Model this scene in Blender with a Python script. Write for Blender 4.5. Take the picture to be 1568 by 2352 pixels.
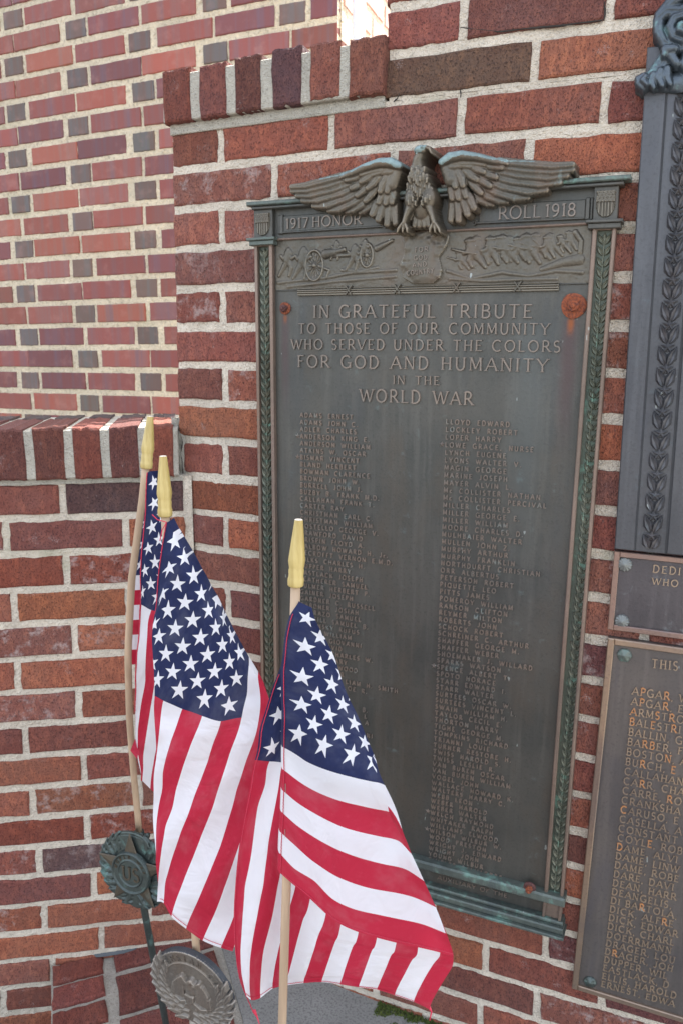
import bpy, bmesh, math, random
import numpy as np
from mathutils import Matrix, Vector
random.seed(7); rng = np.random.default_rng(7)
for o in list(bpy.data.objects): bpy.data.objects.remove(o)
S = bpy.context.scene
COL = S.collection
# ------------------------------------------------------------------ camera, light, exposure
F_T, PITCH, ROLL, K1 = 1769.65, 0.20511, -0.007483, 0.08522      # the lens of the photograph (pixels of a 1568x2352 picture)
F_P = 1718.0                                                      # plain pinhole used by the render
CAMZ = 1.25
fwd = np.array([0, math.cos(PITCH), -math.sin(PITCH)]); upp = np.array([0, math.sin(PITCH), math.cos(PITCH)]); rx = np.array([1., 0, 0])
cr, sr = math.cos(ROLL), math.sin(ROLL)
right = cr*rx - sr*upp; upc = sr*rx + cr*upp
cam = bpy.data.cameras.new('camera'); camo = bpy.data.objects.new('camera', cam); COL.objects.link(camo)
cam.sensor_fit = 'VERTICAL'; cam.sensor_height = 36; cam.sensor_width = 24; cam.lens = F_P/2352*36
cam.clip_start = 0.02; cam.clip_end = 500
M = Matrix.Identity(4)
for i, c in enumerate((right, upc, -fwd)):
    for j in range(3): M[j][i] = c[j]
M[2][3] = CAMZ
camo.matrix_world = M
cam.dof.use_dof = True; cam.dof.focus_distance = 0.92; cam.dof.aperture_fstop = 13
S.camera = camo
S.render.resolution_x, S.render.resolution_y = 682, 1024
SUN_AZ = math.atan2(0.805, 0.593); SUN_EL = math.radians(56)
w = bpy.data.worlds.new('World'); S.world = w; w.use_nodes = True
nt = w.node_tree; nt.nodes.clear()
sky = nt.nodes.new('ShaderNodeTexSky'); sky.sky_type = 'NISHITA'; sky.sun_disc = False
sky.sun_elevation = SUN_EL; sky.sun_rotation = math.pi/2 - SUN_AZ; sky.dust_density = 3.0; sky.air_density = 1.0
hs = nt.nodes.new('ShaderNodeHueSaturation'); hs.inputs['Saturation'].default_value = 0.42
bg = nt.nodes.new('ShaderNodeBackground'); bg.inputs[1].default_value = 0.15
wo = nt.nodes.new('ShaderNodeOutputWorld')
nt.links.new(sky.outputs[0], hs.inputs['Color']); nt.links.new(hs.outputs[0], bg.inputs[0]); nt.links.new(bg.outputs[0], wo.inputs[0])
sl = bpy.data.lights.new('sun', 'SUN'); sl.energy = 5.0; sl.angle = math.radians(0.53); sl.color = (1, .95, .88)
so = bpy.data.objects.new('sun', sl); COL.objects.link(so)
sd = Vector((math.cos(SUN_AZ)*math.cos(SUN_EL), math.sin(SUN_AZ)*math.cos(SUN_EL), math.sin(SUN_EL)))
so.rotation_euler = sd.to_track_quat('Z', 'Y').to_euler(); so.location = (3, 3, 6)
vs = S.view_settings; vs.view_transform = 'Standard'; vs.look = 'None'; vs.exposure = 2.3; vs.gamma = 1; vs.use_curve_mapping = False
S.render.engine = 'CYCLES'

# ------------------------------------------------------------------ lens geometry helpers
def A_(*v): return [np.atleast_1d(np.asarray(x, float)) for x in v]
def cam2world(U, V):
    return U[:, None]*rx + fwd[None, :] - V[:, None]*upp
def ray_true(x, y):
    x, y = A_(x, y); u = (x-784)/1800; v = (y-1176)/1800
    q = (1+K1*np.minimum(u*u+v*v, .72))*1800/F_T; u = u*q; v = v*q
    return cam2world(cr*u-sr*v, sr*u+cr*v)
def ray_pin(x, y):
    x, y = A_(x, y); u = (x-784)/F_P; v = (y-1176)/F_P
    return cam2world(cr*u-sr*v, sr*u+cr*v)
def proj_true(P):
    dpt = P@fwd; U = (P@rx)/dpt; V = -(P@upp)/dpt
    u = cr*U+sr*V; v = -sr*U+cr*V
    u = u*F_T/1800; v = v*F_T/1800
    ud, vd = u.copy(), v.copy()
    for _ in range(12):
        q = 1+K1*np.minimum(ud*ud+vd*vd, .72); ud = u/q; vd = v/q
    return 784+1800*ud, 1176+1800*vd
class Wall:
    def __init__(s, th, d):
        s.th, s.d = th, d
        s.n = np.array([math.sin(th), math.cos(th), 0]); s.t = np.array([math.cos(th), -math.sin(th), 0])
    def P(s, a, z, h=0):                        # ideal wall coordinates -> world (through the lens of the photograph)
        a, z = A_(a, z); h = np.broadcast_to(np.asarray(h, float), a.shape)
        Q = a[:, None]*s.t + (s.d-h)[:, None]*s.n; Q[:, 2] = z
        x, y = proj_true(Q); r = ray_pin(x, y)
        R = r*((s.d-h)/(r@s.n))[:, None]
        R[:, 2] += CAMZ
        return R
    def px(s, x, y, h=0):                       # photograph pixel -> ideal wall coordinates
        r = ray_true(x, y); P = r*((s.d-h)/(r@s.n))[:, None]
        a, z = P@s.t, P[:, 2]
        return (a[0], z[0]) if len(a) == 1 else (a, z)
WM = Wall(0.41509, 1.17764); WL = Wall(-0.20325, 1.43418); WF = Wall(0.38427, 1.91091)
Z0M, Z0L, Z0F, CO = 0.38172, -0.22878, 0.96036, 0.0677
def pin3(x, y, depth):                          # pixel + camera depth -> world
    r = ray_pin(x, y); P = r*np.asarray(depth, float).reshape(-1, 1); P[:, 2] += CAMZ; return P
def px_at_Y(x, y, Y):
    r = ray_pin(x, y)[0]; P = r*(Y/r[1]); P[2] += CAMZ; return P
def ground_px(x, y, zg=0.0):
    r = ray_pin(x, y)[0]; P = r*((zg-CAMZ)/r[2]); P[2] += CAMZ; return P

# ------------------------------------------------------------------ value noise
_T = rng.random((256, 256))
def vnoise(x, y, seed=0):
    x = x+seed*17.3; y = y+seed*9.1
    xi = np.floor(x).astype(int); yi = np.floor(y).astype(int); fx = x-xi; fy = y-yi
    fx = fx*fx*(3-2*fx); fy = fy*fy*(3-2*fy)
    g = lambda i, j: _T[i & 255, j & 255]
    return (g(xi, yi)*(1-fx)+g(xi+1, yi)*fx)*(1-fy)+(g(xi, yi+1)*(1-fx)+g(xi+1, yi+1)*fx)*fy
def fbm(x, y, seed=0, o=3):
    r = 0; a = .5
    for i in range(o): r = r+a*vnoise(x*2**i, y*2**i, seed+i); a /= 2
    return r/(1-.5**o)

# ------------------------------------------------------------------ object helpers
def mesh_obj(name, V, F, mat, parent=None, uv=None, smooth=False, origin=None, mats=None, fm=None):
    V = np.asarray(V, float)
    org = V.mean(0) if origin is None else np.asarray(origin, float)
    me = bpy.data.meshes.new(name)
    if isinstance(F, np.ndarray): F = F.tolist()
    me.from_pydata((V-org).tolist(), [], F)
    if uv is not None:
        ul = me.uv_layers.new(name='UVMap'); li = np.empty(len(me.loops), int); me.loops.foreach_get('vertex_index', li)
        ul.data.foreach_set('uv', np.asarray(uv, float)[li].ravel())
    me.materials.append(mat)
    if mats:
        for m in mats: me.materials.append(m)
        me.polygons.foreach_set('material_index', fm)
    if smooth: me.polygons.foreach_set('use_smooth', [True]*len(me.polygons))
    me.update()
    o = bpy.data.objects.new(name, me); COL.objects.link(o)
    o.location = org
    if parent is not None:
        o.parent = parent; o.location = Vector(org)-world_loc(parent)
    return o
def world_loc(o):
    v = Vector((0, 0, 0))
    while o is not None: v += o.location; o = o.parent
    return v
def thing(name, loc, label, cat, group=None):
    o = bpy.data.objects.new(name, None); COL.objects.link(o); o.location = loc; o.empty_display_size = .05
    o['label'] = label; o['category'] = cat
    if group: o['group'] = group
    return o
def inst(name, me, mat4, parent, color=None):
    o = bpy.data.objects.new(name, me); COL.objects.link(o)
    o.parent = parent; m = mat4.copy(); m.translation = m.translation-world_loc(parent)
    o.matrix_basis = m
    if color: o.color = (*color, 1) if len(color) == 3 else color
    return o
class MB:
    def __init__(s): s.V = []; s.F = []; s.n = 0
    def add(s, V, F):
        V = np.asarray(V, float); s.V.append(V); s.F += [tuple(int(i)+s.n for i in f) for f in F]; s.n += len(V)
    def box(s, a0, a1, z0, z1, h0, h1, bev=0, top=None):
        b = bev
        if top is None:
            V = [(a0, z0, h0), (a1, z0, h0), (a1, z1, h0), (a0, z1, h0), (a0, z0, h1-b), (a1, z0, h1-b), (a1, z1, h1-b), (a0, z1, h1-b),
                 (a0+b, z0+b, h1), (a1-b, z0+b, h1), (a1-b, z1-b, h1), (a0+b, z1-b, h1)]
            F = [(0, 1, 5, 4), (1, 2, 6, 5), (2, 3, 7, 6), (3, 0, 4, 7), (3, 2, 1, 0)]
            if b: F += [(4, 5, 9, 8), (5, 6, 10, 9), (6, 7, 11, 10), (7, 4, 8, 11), (8, 9, 10, 11)]
            else: V = V[:8]; F += [(4, 5, 6, 7)]
            s.add(V, F)
    def arr(s): return np.concatenate(s.V)
    def on(s, wall, name, mat, parent=None, smooth=False):        # verts are (a, z, h) on a wall
        V = s.arr(); P = wall.P(V[:, 0], V[:, 1], V[:, 2])
        return mesh_obj(name, P, s.F, mat, parent, uv=V[:, :2], smooth=smooth)
    def world(s, name, mat, parent=None, smooth=False):
        return mesh_obj(name, s.arr(), s.F, mat, parent, smooth=smooth)
def tube(pts, rad, seg=10, cap=True):
    pts = [np.asarray(p, float) for p in pts]; n = len(pts); V = []; F = []
    if np.isscalar(rad): rad = [rad]*n
    ref = np.array([0.13, 1, .21])
    for i, p in enumerate(pts):
        d = pts[min(i+1, n-1)]-pts[max(i-1, 0)]; d = d/np.linalg.norm(d)
        x = np.cross(d, ref); x /= np.linalg.norm(x); y = np.cross(d, x)
        for k in range(seg):
            t = 2*math.pi*k/seg; V.append(p+rad[i]*(math.cos(t)*x+math.sin(t)*y))
    for i in range(n-1):
        for k in range(seg):
            a = i*seg+k; b = i*seg+(k+1) % seg; F.append((a, b, b+seg, a+seg))
    if cap: F.append(tuple(range(seg-1, -1, -1))); F.append(tuple((n-1)*seg+k for k in range(seg)))
    return V, F

# ------------------------------------------------------------------ materials
class N:
    def __init__(s, name):
        s.m = bpy.data.materials.new(name); s.m.use_nodes = True; s.t = s.m.node_tree; s.t.nodes.clear()
        s.out = s.t.nodes.new('ShaderNodeOutputMaterial')
    def nd(s, ty, **k):
        n = s.t.nodes.new('ShaderNode'+ty)
        for a, b in k.items(): setattr(n, a, b)
        return n
    def put(s, sock, v):
        if hasattr(v, 'is_output'): s.t.links.new(v, sock)
        elif isinstance(v, (tuple, list)) and sock.type == 'RGBA' and len(v) == 3: sock.default_value = (*v, 1)
        else: sock.default_value = v
    def math(s, op, a, b=0, c=0, clamp=False):
        n = s.nd('Math', operation=op, use_clamp=clamp); s.put(n.inputs[0], a); s.put(n.inputs[1], b); s.put(n.inputs[2], c); return n.outputs[0]
    def vmath(s, op, a, b=(0, 0, 0)):
        n = s.nd('VectorMath', operation=op); s.put(n.inputs[0], a); s.put(n.inputs[1], b); return n.outputs[0]
    def mix(s, f, a, b, mode='MIX'):
        n = s.nd('Mix', data_type='RGBA', blend_type=mode); s.put(n.inputs[0], f); s.put(n.inputs[6], a); s.put(n.inputs[7], b); return n.outputs[2]
    def noise(s, vec, scale, detail=4, rough=.5, dist=0):
        n = s.nd('TexNoise'); s.put(n.inputs['Vector'], vec); n.inputs['Scale'].default_value = scale; n.inputs['Detail'].default_value = detail
        n.inputs['Roughness'].default_value = rough; n.inputs['Distortion'].default_value = dist; return n.outputs['Fac']
    def voro(s, vec, scale):
        n = s.nd('TexVoronoi'); s.put(n.inputs['Vector'], vec); n.inputs['Scale'].default_value = scale; return n.outputs['Distance']
    def step(s, v, lo, hi):
        n = s.nd('MapRange', interpolation_type='SMOOTHSTEP'); s.put(n.inputs[0], v); n.inputs[1].default_value = lo; n.inputs[2].default_value = hi; return n.outputs[0]
    def scale(s, vec, x, y, z):
        return s.vmath('MULTIPLY', vec, (x, y, z))
    def obj(s): return s.nd('TexCoord').outputs['Object']
    def uv(s): return s.nd('TexCoord').outputs['UV']
    def pos(s): return s.nd('NewGeometry').outputs['Position']
    def sep(s, v): n = s.nd('SeparateXYZ'); s.put(n.inputs[0], v); return n.outputs
    def bump(s, h, dist, strength=1.0, nrm=None):
        n = s.nd('Bump'); s.put(n.inputs['Height'], h); n.inputs['Distance'].default_value = dist; n.inputs['Strength'].default_value = strength
        if nrm is not None: s.put(n.inputs['Normal'], nrm)
        return n.outputs[0]
    def bsdf(s, color, rough=.8, metal=0, normal=None, spec=.5):
        n = s.nd('BsdfPrincipled'); s.put(n.inputs['Base Color'], color); s.put(n.inputs['Roughness'], rough); s.put(n.inputs['Metallic'], metal)
        n.inputs['Specular IOR Level'].default_value = spec
        if normal is not None: s.put(n.inputs['Normal'], normal)
        return n.outputs[0]
    def fin(s, sh): s.t.links.new(sh, s.out.inputs[0]); return s.m

def mat_brick(name, glazed=False):
    n = N(name); oi = n.nd('ObjectInfo'); base = oi.outputs['Color']; rnd = oi.outputs['Random']
    off = n.nd('CombineXYZ'); n.put(off.inputs[0], n.math('MULTIPLY', rnd, 37)); n.put(off.inputs[1], n.math('MULTIPLY', rnd, 11)); n.put(off.inputs[2], n.math('MULTIPLY', rnd, 53))
    v = n.vmath('ADD', n.obj(), off.outputs[0])
    if glazed:                                   # smooth pressed brick flashed in upright bands
        bands = n.noise(n.scale(v, 1, .2, .05), 38, 3, .6)
        cloud = n.noise(v, 22, 4, .6)
        c = n.mix(n.step(bands, .42, .62), n.mix(.6, base, (1.25, .62, .42), 'MULTIPLY'), base)
        c = n.mix(n.math('MULTIPLY', n.step(bands, .6, .72), .75), c, n.mix(.55, base, (.10, .075, .11)))
        c = n.mix(n.math('MULTIPLY', n.step(cloud, .5, .75), .45), c, n.mix(.5, base, (.42, .20, .16)))
        speck = n.noise(v, 260, 2, .5)
        c = n.mix(n.math('MULTIPLY', n.step(speck, .66, .75), .35), c, (.06, .045, .05))
        h = n.math('ADD', n.math('MULTIPLY', cloud, .7), n.math('MULTIPLY', speck, .3))
        return n.fin(n.bsdf(c, .62, 0, n.bump(h, .0012, .6)))
    big = n.noise(v, 14, 3, .6); mid = n.noise(n.scale(v, 1, 1, .45), 90, 4, .65); fine = n.noise(n.scale(v, 1, 1, .6), 420, 3, .6)
    pits = n.voro(n.scale(v, 1, 1, .7), 330)
    c = n.mix(n.step(big, .3, .7), base, n.mix(.6, base, (1.0, .72, .62), 'MULTIPLY'))
    c = n.mix(n.math('MULTIPLY', n.step(mid, .46, .64), .65), c, n.mix(1.0, base, (1.5, 1.35, 1.15), 'MULTIPLY'))
    c = n.mix(n.math('MULTIPLY', n.step(fine, .52, .64), .75), c, n.mix(1.0, base, (.32, .3, .36), 'MULTIPLY'))
    c = n.mix(n.math('MULTIPLY', n.step(n.noise(v, 60, 5, .7), .62, .78), .6), c, n.mix(1.0, base, (.35, .34, .4), 'MULTIPLY'))
    eff = n.math('MULTIPLY', n.step(n.noise(n.vmath('ADD', v, (5, 5, 5)), 26, 5, .7), .60, .74), n.step(n.noise(v, 500, 2), .45, .6))
    lime = n.math('SUBTRACT', 1, oi.outputs['Alpha'])
    eff2 = n.math('MULTIPLY', n.step(n.noise(n.vmath('ADD', v, (9, 2, 5)), 34, 6, .75), .50, .66), lime)
    c = n.mix(n.math('MAXIMUM', n.math('MULTIPLY', eff, .5), n.math('MULTIPLY', eff2, .75)), c, (.46, .39, .37))
    h = n.math('ADD', n.math('MULTIPLY', mid, 1.0), n.math('ADD', n.math('MULTIPLY', fine, .55), n.math('MULTIPLY', n.step(pits, .0, .35), .35)))
    return n.fin(n.bsdf(c, .9, 0, n.bump(h, .0065, 1.0), .3))
def mat_mortar(name, col, coarse=1.0):
    n = N(name); p = n.pos()
    a = n.noise(p, 9, 4, .6); b = n.noise(p, 260*coarse, 3, .6); c_ = n.noise(p, 60, 4, .7); g = n.voro(p, 420*coarse)
    c = n.mix(n.step(a, .35, .7), col, tuple(x*.82 for x in col))
    c = n.mix(n.math('MULTIPLY', n.step(c_, .5, .72), .45), c, tuple(min(1, x*1.25) for x in col))
    c = n.mix(n.math('MULTIPLY', n.step(b, .52, .68), .55), c, tuple(x*.45 for x in col))
    c = n.mix(n.math('MULTIPLY', n.step(n.noise(p, 5, 3, .6), .6, .75), .4), c, (.22, .24, .13))
    h = n.math('ADD', n.math('MULTIPLY', b, .8), n.math('ADD', n.math('MULTIPLY', c_, 1.0), n.math('MULTIPLY', g, .5)))
    return n.fin(n.bsdf(c, .95, 0, n.bump(h, .004, 1.0), .2))
def mat_bronze(name, base, dark, pat=(.16, .33, .27), patamt=.25, streak=True, rough=.48, metal=.45, stains=(), brown=None, patzone=None, wear=0):
    n = N(name); uv = n.uv(); p = n.pos(); x, z, _ = n.sep(uv)
    cl = n.noise(p, 7, 5, .6); st = n.noise(n.scale(p, 1, 1, .06), 75, 4, .6); fi = n.noise(p, 240, 3, .6); md = n.noise(p, 38, 5, .65, .4)
    c = n.mix(n.step(cl, .35, .68), base, dark)
    if streak: c = n.mix(n.math('MULTIPLY', n.step(st, .45, .68), .42), c, tuple(v*1.4 for v in base))
    if streak: c = n.mix(n.math('MULTIPLY', n.step(n.noise(n.scale(p, 1, 1, .22), 9, 5, .7, .6), .52, .68), .5), c, (dark[0]*1.0, dark[1]*1.04, dark[2]*1.18)); c = n.mix(n.math('MULTIPLY', n.step(n.noise(n.scale(p, 1, 1, .5), 22, 6, .75, 1.0), .60, .74), .35), c, (base[0]*1.25, base[1]*1.32, base[2]*1.38))
    if brown: c = n.mix(n.math('MULTIPLY', n.step(n.noise(n.scale(p, 1, 1, .3), 16, 4, .6), .48, .7), .6), c, brown)
    c = n.mix(n.math('MULTIPLY', n.step(fi, .5, .72), .3), c, tuple(v*.5 for v in dark))
    pm = n.math('MULTIPLY', n.step(md, .62-.25*patamt, .8-.2*patamt), min(1, .35+patamt))
    if patzone: 
        z0, z1 = patzone
        pm = n.math('MULTIPLY', pm, n.math('MULTIPLY', n.step(z, z0, z0+.12), n.math('SUBTRACT', 1, n.step(z, z1-.15, z1))))
    c = n.mix(pm, c, pat)
    if wear: c = n.mix(n.math('MULTIPLY', n.step(n.nd('NewGeometry').outputs['Pointiness'], .505, .56), wear), c, tuple(v*2.1 for v in base))
    c = n.mix(n.math('MULTIPLY', n.step(n.noise(n.scale(p, 1, 1, .35), 95, 2), .76, .775), .5), c, (.45, .5, .48))
    for (sx, sz, wd, ln, col, amt) in stains:                     # run-off stain under a bolt
        wob = n.math('MULTIPLY', n.math('SUBTRACT', n.noise(n.scale(p, 0, 0, 1), 25, 2), .5), wd*.5)
        dx = n.math('ABSOLUTE', n.math('SUBTRACT', n.math('ADD', x, wob), sx))
        mx = n.math('SUBTRACT', 1, n.step(dx, wd*.1, wd*1.5))
        dz = n.math('SUBTRACT', sz, z)
        mz = n.math('MULTIPLY', n.step(dz, -.002, .006), n.math('SUBTRACT', 1, n.step(dz, ln*.3, ln)))
        c = n.mix(n.math('MULTIPLY', n.math('MULTIPLY', mx, mz), amt), c, col)
    h = n.math('ADD', n.math('MULTIPLY', fi, .5), n.math('MULTIPLY', md, .8))
    rg = n.math('ADD', rough, n.math('MULTIPLY', pm, .3))
    return n.fin(n.bsdf(c, rg, metal, n.bump(h, .0007, .8)))
def mat_simple(name, col, rough=.6, sc=60, var=.35, metal=0, bumpd=.0006, col2=None, zs=1):
    n = N(name); v = n.scale(n.obj(), 1, 1, zs); a = n.noise(v, sc, 4, .6)
    c = n.mix(n.step(a, .35, .68), col, col2 or tuple(x*(1-var) for x in col))
    return n.fin(n.bsdf(c, rough, metal, n.bump(a, bumpd, .8)))
def mat_flag():
    n = N('printed_flag_cloth'); u, v, _ = n.sep(n.uv())
    row = n.math('FLOOR', n.math('MULTIPLY', v, 13)); red = n.math('SUBTRACT', 1, n.math('MODULO', row, 2))
    red = n.math('GREATER_THAN', red, .5)
    UC = .4
    c = n.math('MULTIPLY', u, 12/UC); r = n.math('MULTIPLY', v, 130/7)
    P = n.math('ROUND', n.math('MULTIPLY', n.math('ADD', c, r), .5)); Q = n.math('ROUND', n.math('MULTIPLY', n.math('SUBTRACT', c, r), .5))
    c0 = n.math('ADD', P, Q); r0 = n.math('SUBTRACT', P, Q)
    dx = n.math('MULTIPLY', n.math('SUBTRACT', c, c0), .05); dy = n.math('MULTIPLY', n.math('SUBTRACT', r, r0), .0538)
    rad = n.math('SQRT', n.math('ADD', n.math('MULTIPLY', dx, dx), n.math('MULTIPLY', dy, dy)))
    ang = n.math('ARCTAN2', dx, n.math('MULTIPLY', dy, -1))
    al = n.math('PINGPONG', ang, math.pi/5)
    R = .0345; ri = R*.382                                          # star edge: line from tip (R,0) to inner vertex (ri, 36 deg)
    ix, iy = ri*math.cos(math.pi/5), ri*math.sin(math.pi/5); ex, ey = ix-R, iy
    sx = n.math('MULTIPLY', rad, n.math('COSINE', al)); sy = n.math('MULTIPLY', rad, n.math('SINE', al))
    cross = n.math('SUBTRACT', n.math('MULTIPLY', n.math('SUBTRACT', sx, R), ey), n.math('MULTIPLY', sy, ex))
    star = n.math('LESS_THAN', cross, 0)
    ok = n.math('MULTIPLY', n.math('MULTIPLY', n.math('GREATER_THAN', c0, .5), n.math('LESS_THAN', c0, 11.5)), n.math('MULTIPLY', n.math('GREATER_THAN', r0, .5), n.math('LESS_THAN', r0, 9.5)))
    star = n.math('MULTIPLY', star, ok)
    weave = n.noise(n.scale(n.uv(), 1.5, 1, 1), 700, 2, .5); cloud = n.noise(n.uv(), 9, 4, .6); fad = n.noise(n.uv(), 40, 4, .6)
    white = (.80, .80, .84); redc = n.mix(n.math('MULTIPLY', n.step(fad, .55, .75), .35), (.50, .022, .055), (.58, .06, .10))
    navy = n.mix(n.math('MULTIPLY', n.step(fad, .5, .72), .35), (.017, .025, .085), (.035, .05, .13))
    col = n.mix(red, white, redc)
    can = n.math('MULTIPLY', n.math('LESS_THAN', u, UC), n.math('LESS_THAN', v, 7/13))
    col = n.mix(can, col, n.mix(star, navy, white))
    col = n.mix(n.math('MULTIPLY', n.step(cloud, .45, .7), .08), col, (.5, .5, .52))
    crease = n.noise(n.scale(n.uv(), 1.5, .7, 1), 7, 3, .5, 1.2)
    bp = n.bump(crease, .012, .45, n.bump(n.math('ADD', n.math('MULTIPLY', weave, .6), n.math('MULTIPLY', fad, .4)), .0008, .6))
    b = n.bsdf(col, .75, 0, bp, .25)
    tr = n.nd('BsdfTranslucent'); n.put(tr.inputs[0], col)
    ms = n.nd('MixShader'); ms.inputs[0].default_value = .30; n.t.links.new(b, ms.inputs[1]); n.t.links.new(tr.outputs[0], ms.inputs[2])
    return n.fin(ms.outputs[0])
def mat_concrete(name, col):
    n = N(name); p = n.pos(); a = n.noise(p, 4, 5, .6); b = n.noise(p, 220, 3, .6); c2 = n.noise(p, 30, 5, .7)
    c = n.mix(n.step(a, .35, .7), col, tuple(x*.75 for x in col))
    c = n.mix(n.math('MULTIPLY', n.step(b, .48, .62), .65), c, tuple(x*.45 for x in col))
    c = n.mix(n.math('MULTIPLY', n.step(c2, .55, .75), .4), c, tuple(x*1.35 for x in col))
    return n.fin(n.bsdf(c, .9, 0, n.bump(n.math('ADD', b, c2), .002, .8), .3))
BRICK = mat_brick('rough_red_brick'); BRICKG = mat_brick('flashed_pressed_brick', True)
MORT = mat_mortar('cream_mortar', (.65, .58, .48)); MORTF = mat_mortar('pale_coarse_mortar', (.58, .505, .38), .42); MORTG = mat_mortar('grey_mortar', (.44, .415, .355))
CONC = mat_concrete('grey_concrete', (.25, .25, .235)); SOIL = mat_concrete('dark_ground', (.12, .11, .10))
FLAG = mat_flag()
WOOD = mat_simple('dowel_wood', (.50, .36, .24), .6, 40, .3, zs=.08)
GOLD = mat_simple('gold_stained_wood', (.50, .39, .15), .42, 150, .3, zs=.07, bumpd=.00025, col2=(.36, .265, .085))
CUT = mat_simple('cut_wood_end', (.72, .64, .52), .8, 300)
THR = mat_simple('red_thread', (.55, .03, .07), .8, 900, .3)
STEEL = mat_simple('staple_steel', (.5, .5, .5), .3, 100, .2, 1)
RUST = mat_simple('orange_rust', (.27, .072, .028), .9, 260, .5, bumpd=.0012, col2=(.10, .032, .022))
RUSTD = mat_simple('dark_rust', (.11, .045, .04), .8, 330, .5, bumpd=.002, col2=(.05, .02, .02))
PAINT = mat_simple('white_pipe_paint', (.62, .66, .74), .4, 30, .1)

# ------------------------------------------------------------------ bricks
def brick_mesh(L, H, D, seed, bev=.0032, jit=.0015, nx=8, nz=3):
    r = random.Random(seed); per = []
    xs = [-L/2+L*i/nx for i in range(nx)]; zs = [-H/2+H*i/nz for i in range(nz)]
    per = [(x, -H/2) for x in xs]+[(L/2, z) for z in zs]+[(-x, H/2) for x in xs]+[(-L/2, -z) for z in zs]
    per = [(x+r.uniform(-jit, jit), z+r.uniform(-jit, jit)) for x, z in per]; n = len(per)
    V = []; F = []
    def ring(k, y, jy=0):
        for x, z in per:
            V.append((x*(1-2*k/L), y+r.uniform(-jy, jy), z*(1-2*k/H)))
    ring(bev*1.2, 0, .0004); ring(bev*.3, bev*.5, .0006); ring(0, bev*1.6, 0); ring(0, D)
    F.append(tuple(range(n)))
    for k in range(3):
        for i in range(n):
            a = k*n+i; b = k*n+(i+1) % n; F.append((a, a+n, b+n, b))
    F.append(tuple(3*n+i for i in range(n-1, -1, -1)))
    me = bpy.data.meshes.new('brick'); me.from_pydata(V, [], F); me.update()
    me.materials.append(BRICK)
    return me
_bm = {}
def get_brick(kind, L, H, D, mat, i, **k):
    key = (kind, i % 6)
    if key not in _bm:
        m = brick_mesh(L, H, D, hash(kind) % 1000 if False else sum(map(ord, kind))*7+i % 6, **k); m.materials[0] = mat; _bm[key] = (m, L, H)
    return _bm[key]
def put_brick(wall, kind, L, H, D, mat, a, z, Lw, Hw, i, parent, color, h=0, name='brick', rot=0, **k):
    me, L0, H0 = get_brick(kind, L, H, D, mat, i, **k)
    p0 = wall.P(a-Lw/2, z, h)[0]; p1 = wall.P(a+Lw/2, z, h)[0]; q0 = wall.P(a, z-Hw/2, h)[0]; q1 = wall.P(a, z+Hw/2, h)[0]
    X = p1-p0; Zv = q1-q0; sx = np.linalg.norm(X)/L0; sz = np.linalg.norm(Zv)/H0
    X = X/np.linalg.norm(X); Zv = Zv/np.linalg.norm(Zv); Y = np.cross(Zv, X); Y /= np.linalg.norm(Y); Zv = np.cross(X, Y)
    m = Matrix.Identity(4); c = (p0+p1)/2*.5+(q0+q1)/2*.5
    for r_ in range(3):
        m[r_][0] = X[r_]*sx; m[r_][1] = Y[r_]; m[r_][2] = Zv[r_]*sz; m[r_][3] = c[r_]
    return inst(name, me, m, parent, color)
def jit(c, s=.12):
    f = 1+random.uniform(-s, s); return tuple(max(0.01, x*f*(1+random.uniform(-s, s)*.35)) for x in c)
REDS = [(.240, .091, .064), (.212, .079, .060), (.262, .102, .068), (.188, .072, .056), (.224, .096, .076), (.285, .109, .066), (.168, .071, .060)]
def mortar_body(wall, a0, a1, z0, z1, stepm, mat, parent, thick, inside=None, depth=-.0034, amp=.0021, seed=1, fr=1.0, name='mortar'):
    na = int((a1-a0)/stepm); nz = int((z1-z0)/stepm)
    ga, gz = np.meshgrid(np.linspace(a0, a1, na+1), np.linspace(z0, z1, nz+1), indexing='ij')
    h = depth+amp*(fbm(ga*70*fr, gz*70*fr, seed, 3)-.5)*1.6+amp*.9*(vnoise(ga*240*fr, gz*240*fr, seed+5)-.5)+amp*1.3*(fbm(ga*14, gz*14, seed+9)-.5)
    idx = np.arange((na+1)*(nz+1)).reshape(na+1, nz+1)
    F = np.stack([idx[:-1, :-1], idx[1:, :-1], idx[1:, 1:], idx[:-1, 1:]], -1).reshape(-1, 4)
    V = wall.P(ga.ravel(), gz.ravel(), h.ravel())
    box = [(a0, z0), (a1, z0), (a1, z1), (a0, z1)]
    fr_ = [wall.P(a, z, depth-.0005)[0] for a, z in box]; bk = [wall.P(a, z, -thick)[0] for a, z in box]
    n0 = len(V); V = np.vstack([V, fr_, bk])
    ex = [[n0, n0+4, n0+5, n0+1], [n0+1, n0+5, n0+6, n0+2], [n0+2, n0+6, n0+7, n0+3], [n0+3, n0+7, n0+4, n0], [n0+4, n0+7, n0+6, n0+5]]
    F = F.tolist()+ex
    return mesh_obj(name, V, F, mat, parent)
BH = .0545
def row_bricks(joints, aL, aR, L=.208, m=.012):
    j = sorted(x for x in joints if aL+.03 < x < aR-.03); e = [aL-m/2]+j+[aR+m/2]
    return [((e[i]+e[i+1])/2, e[i+1]-e[i]-m) for i in range(len(e)-1)]
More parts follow.
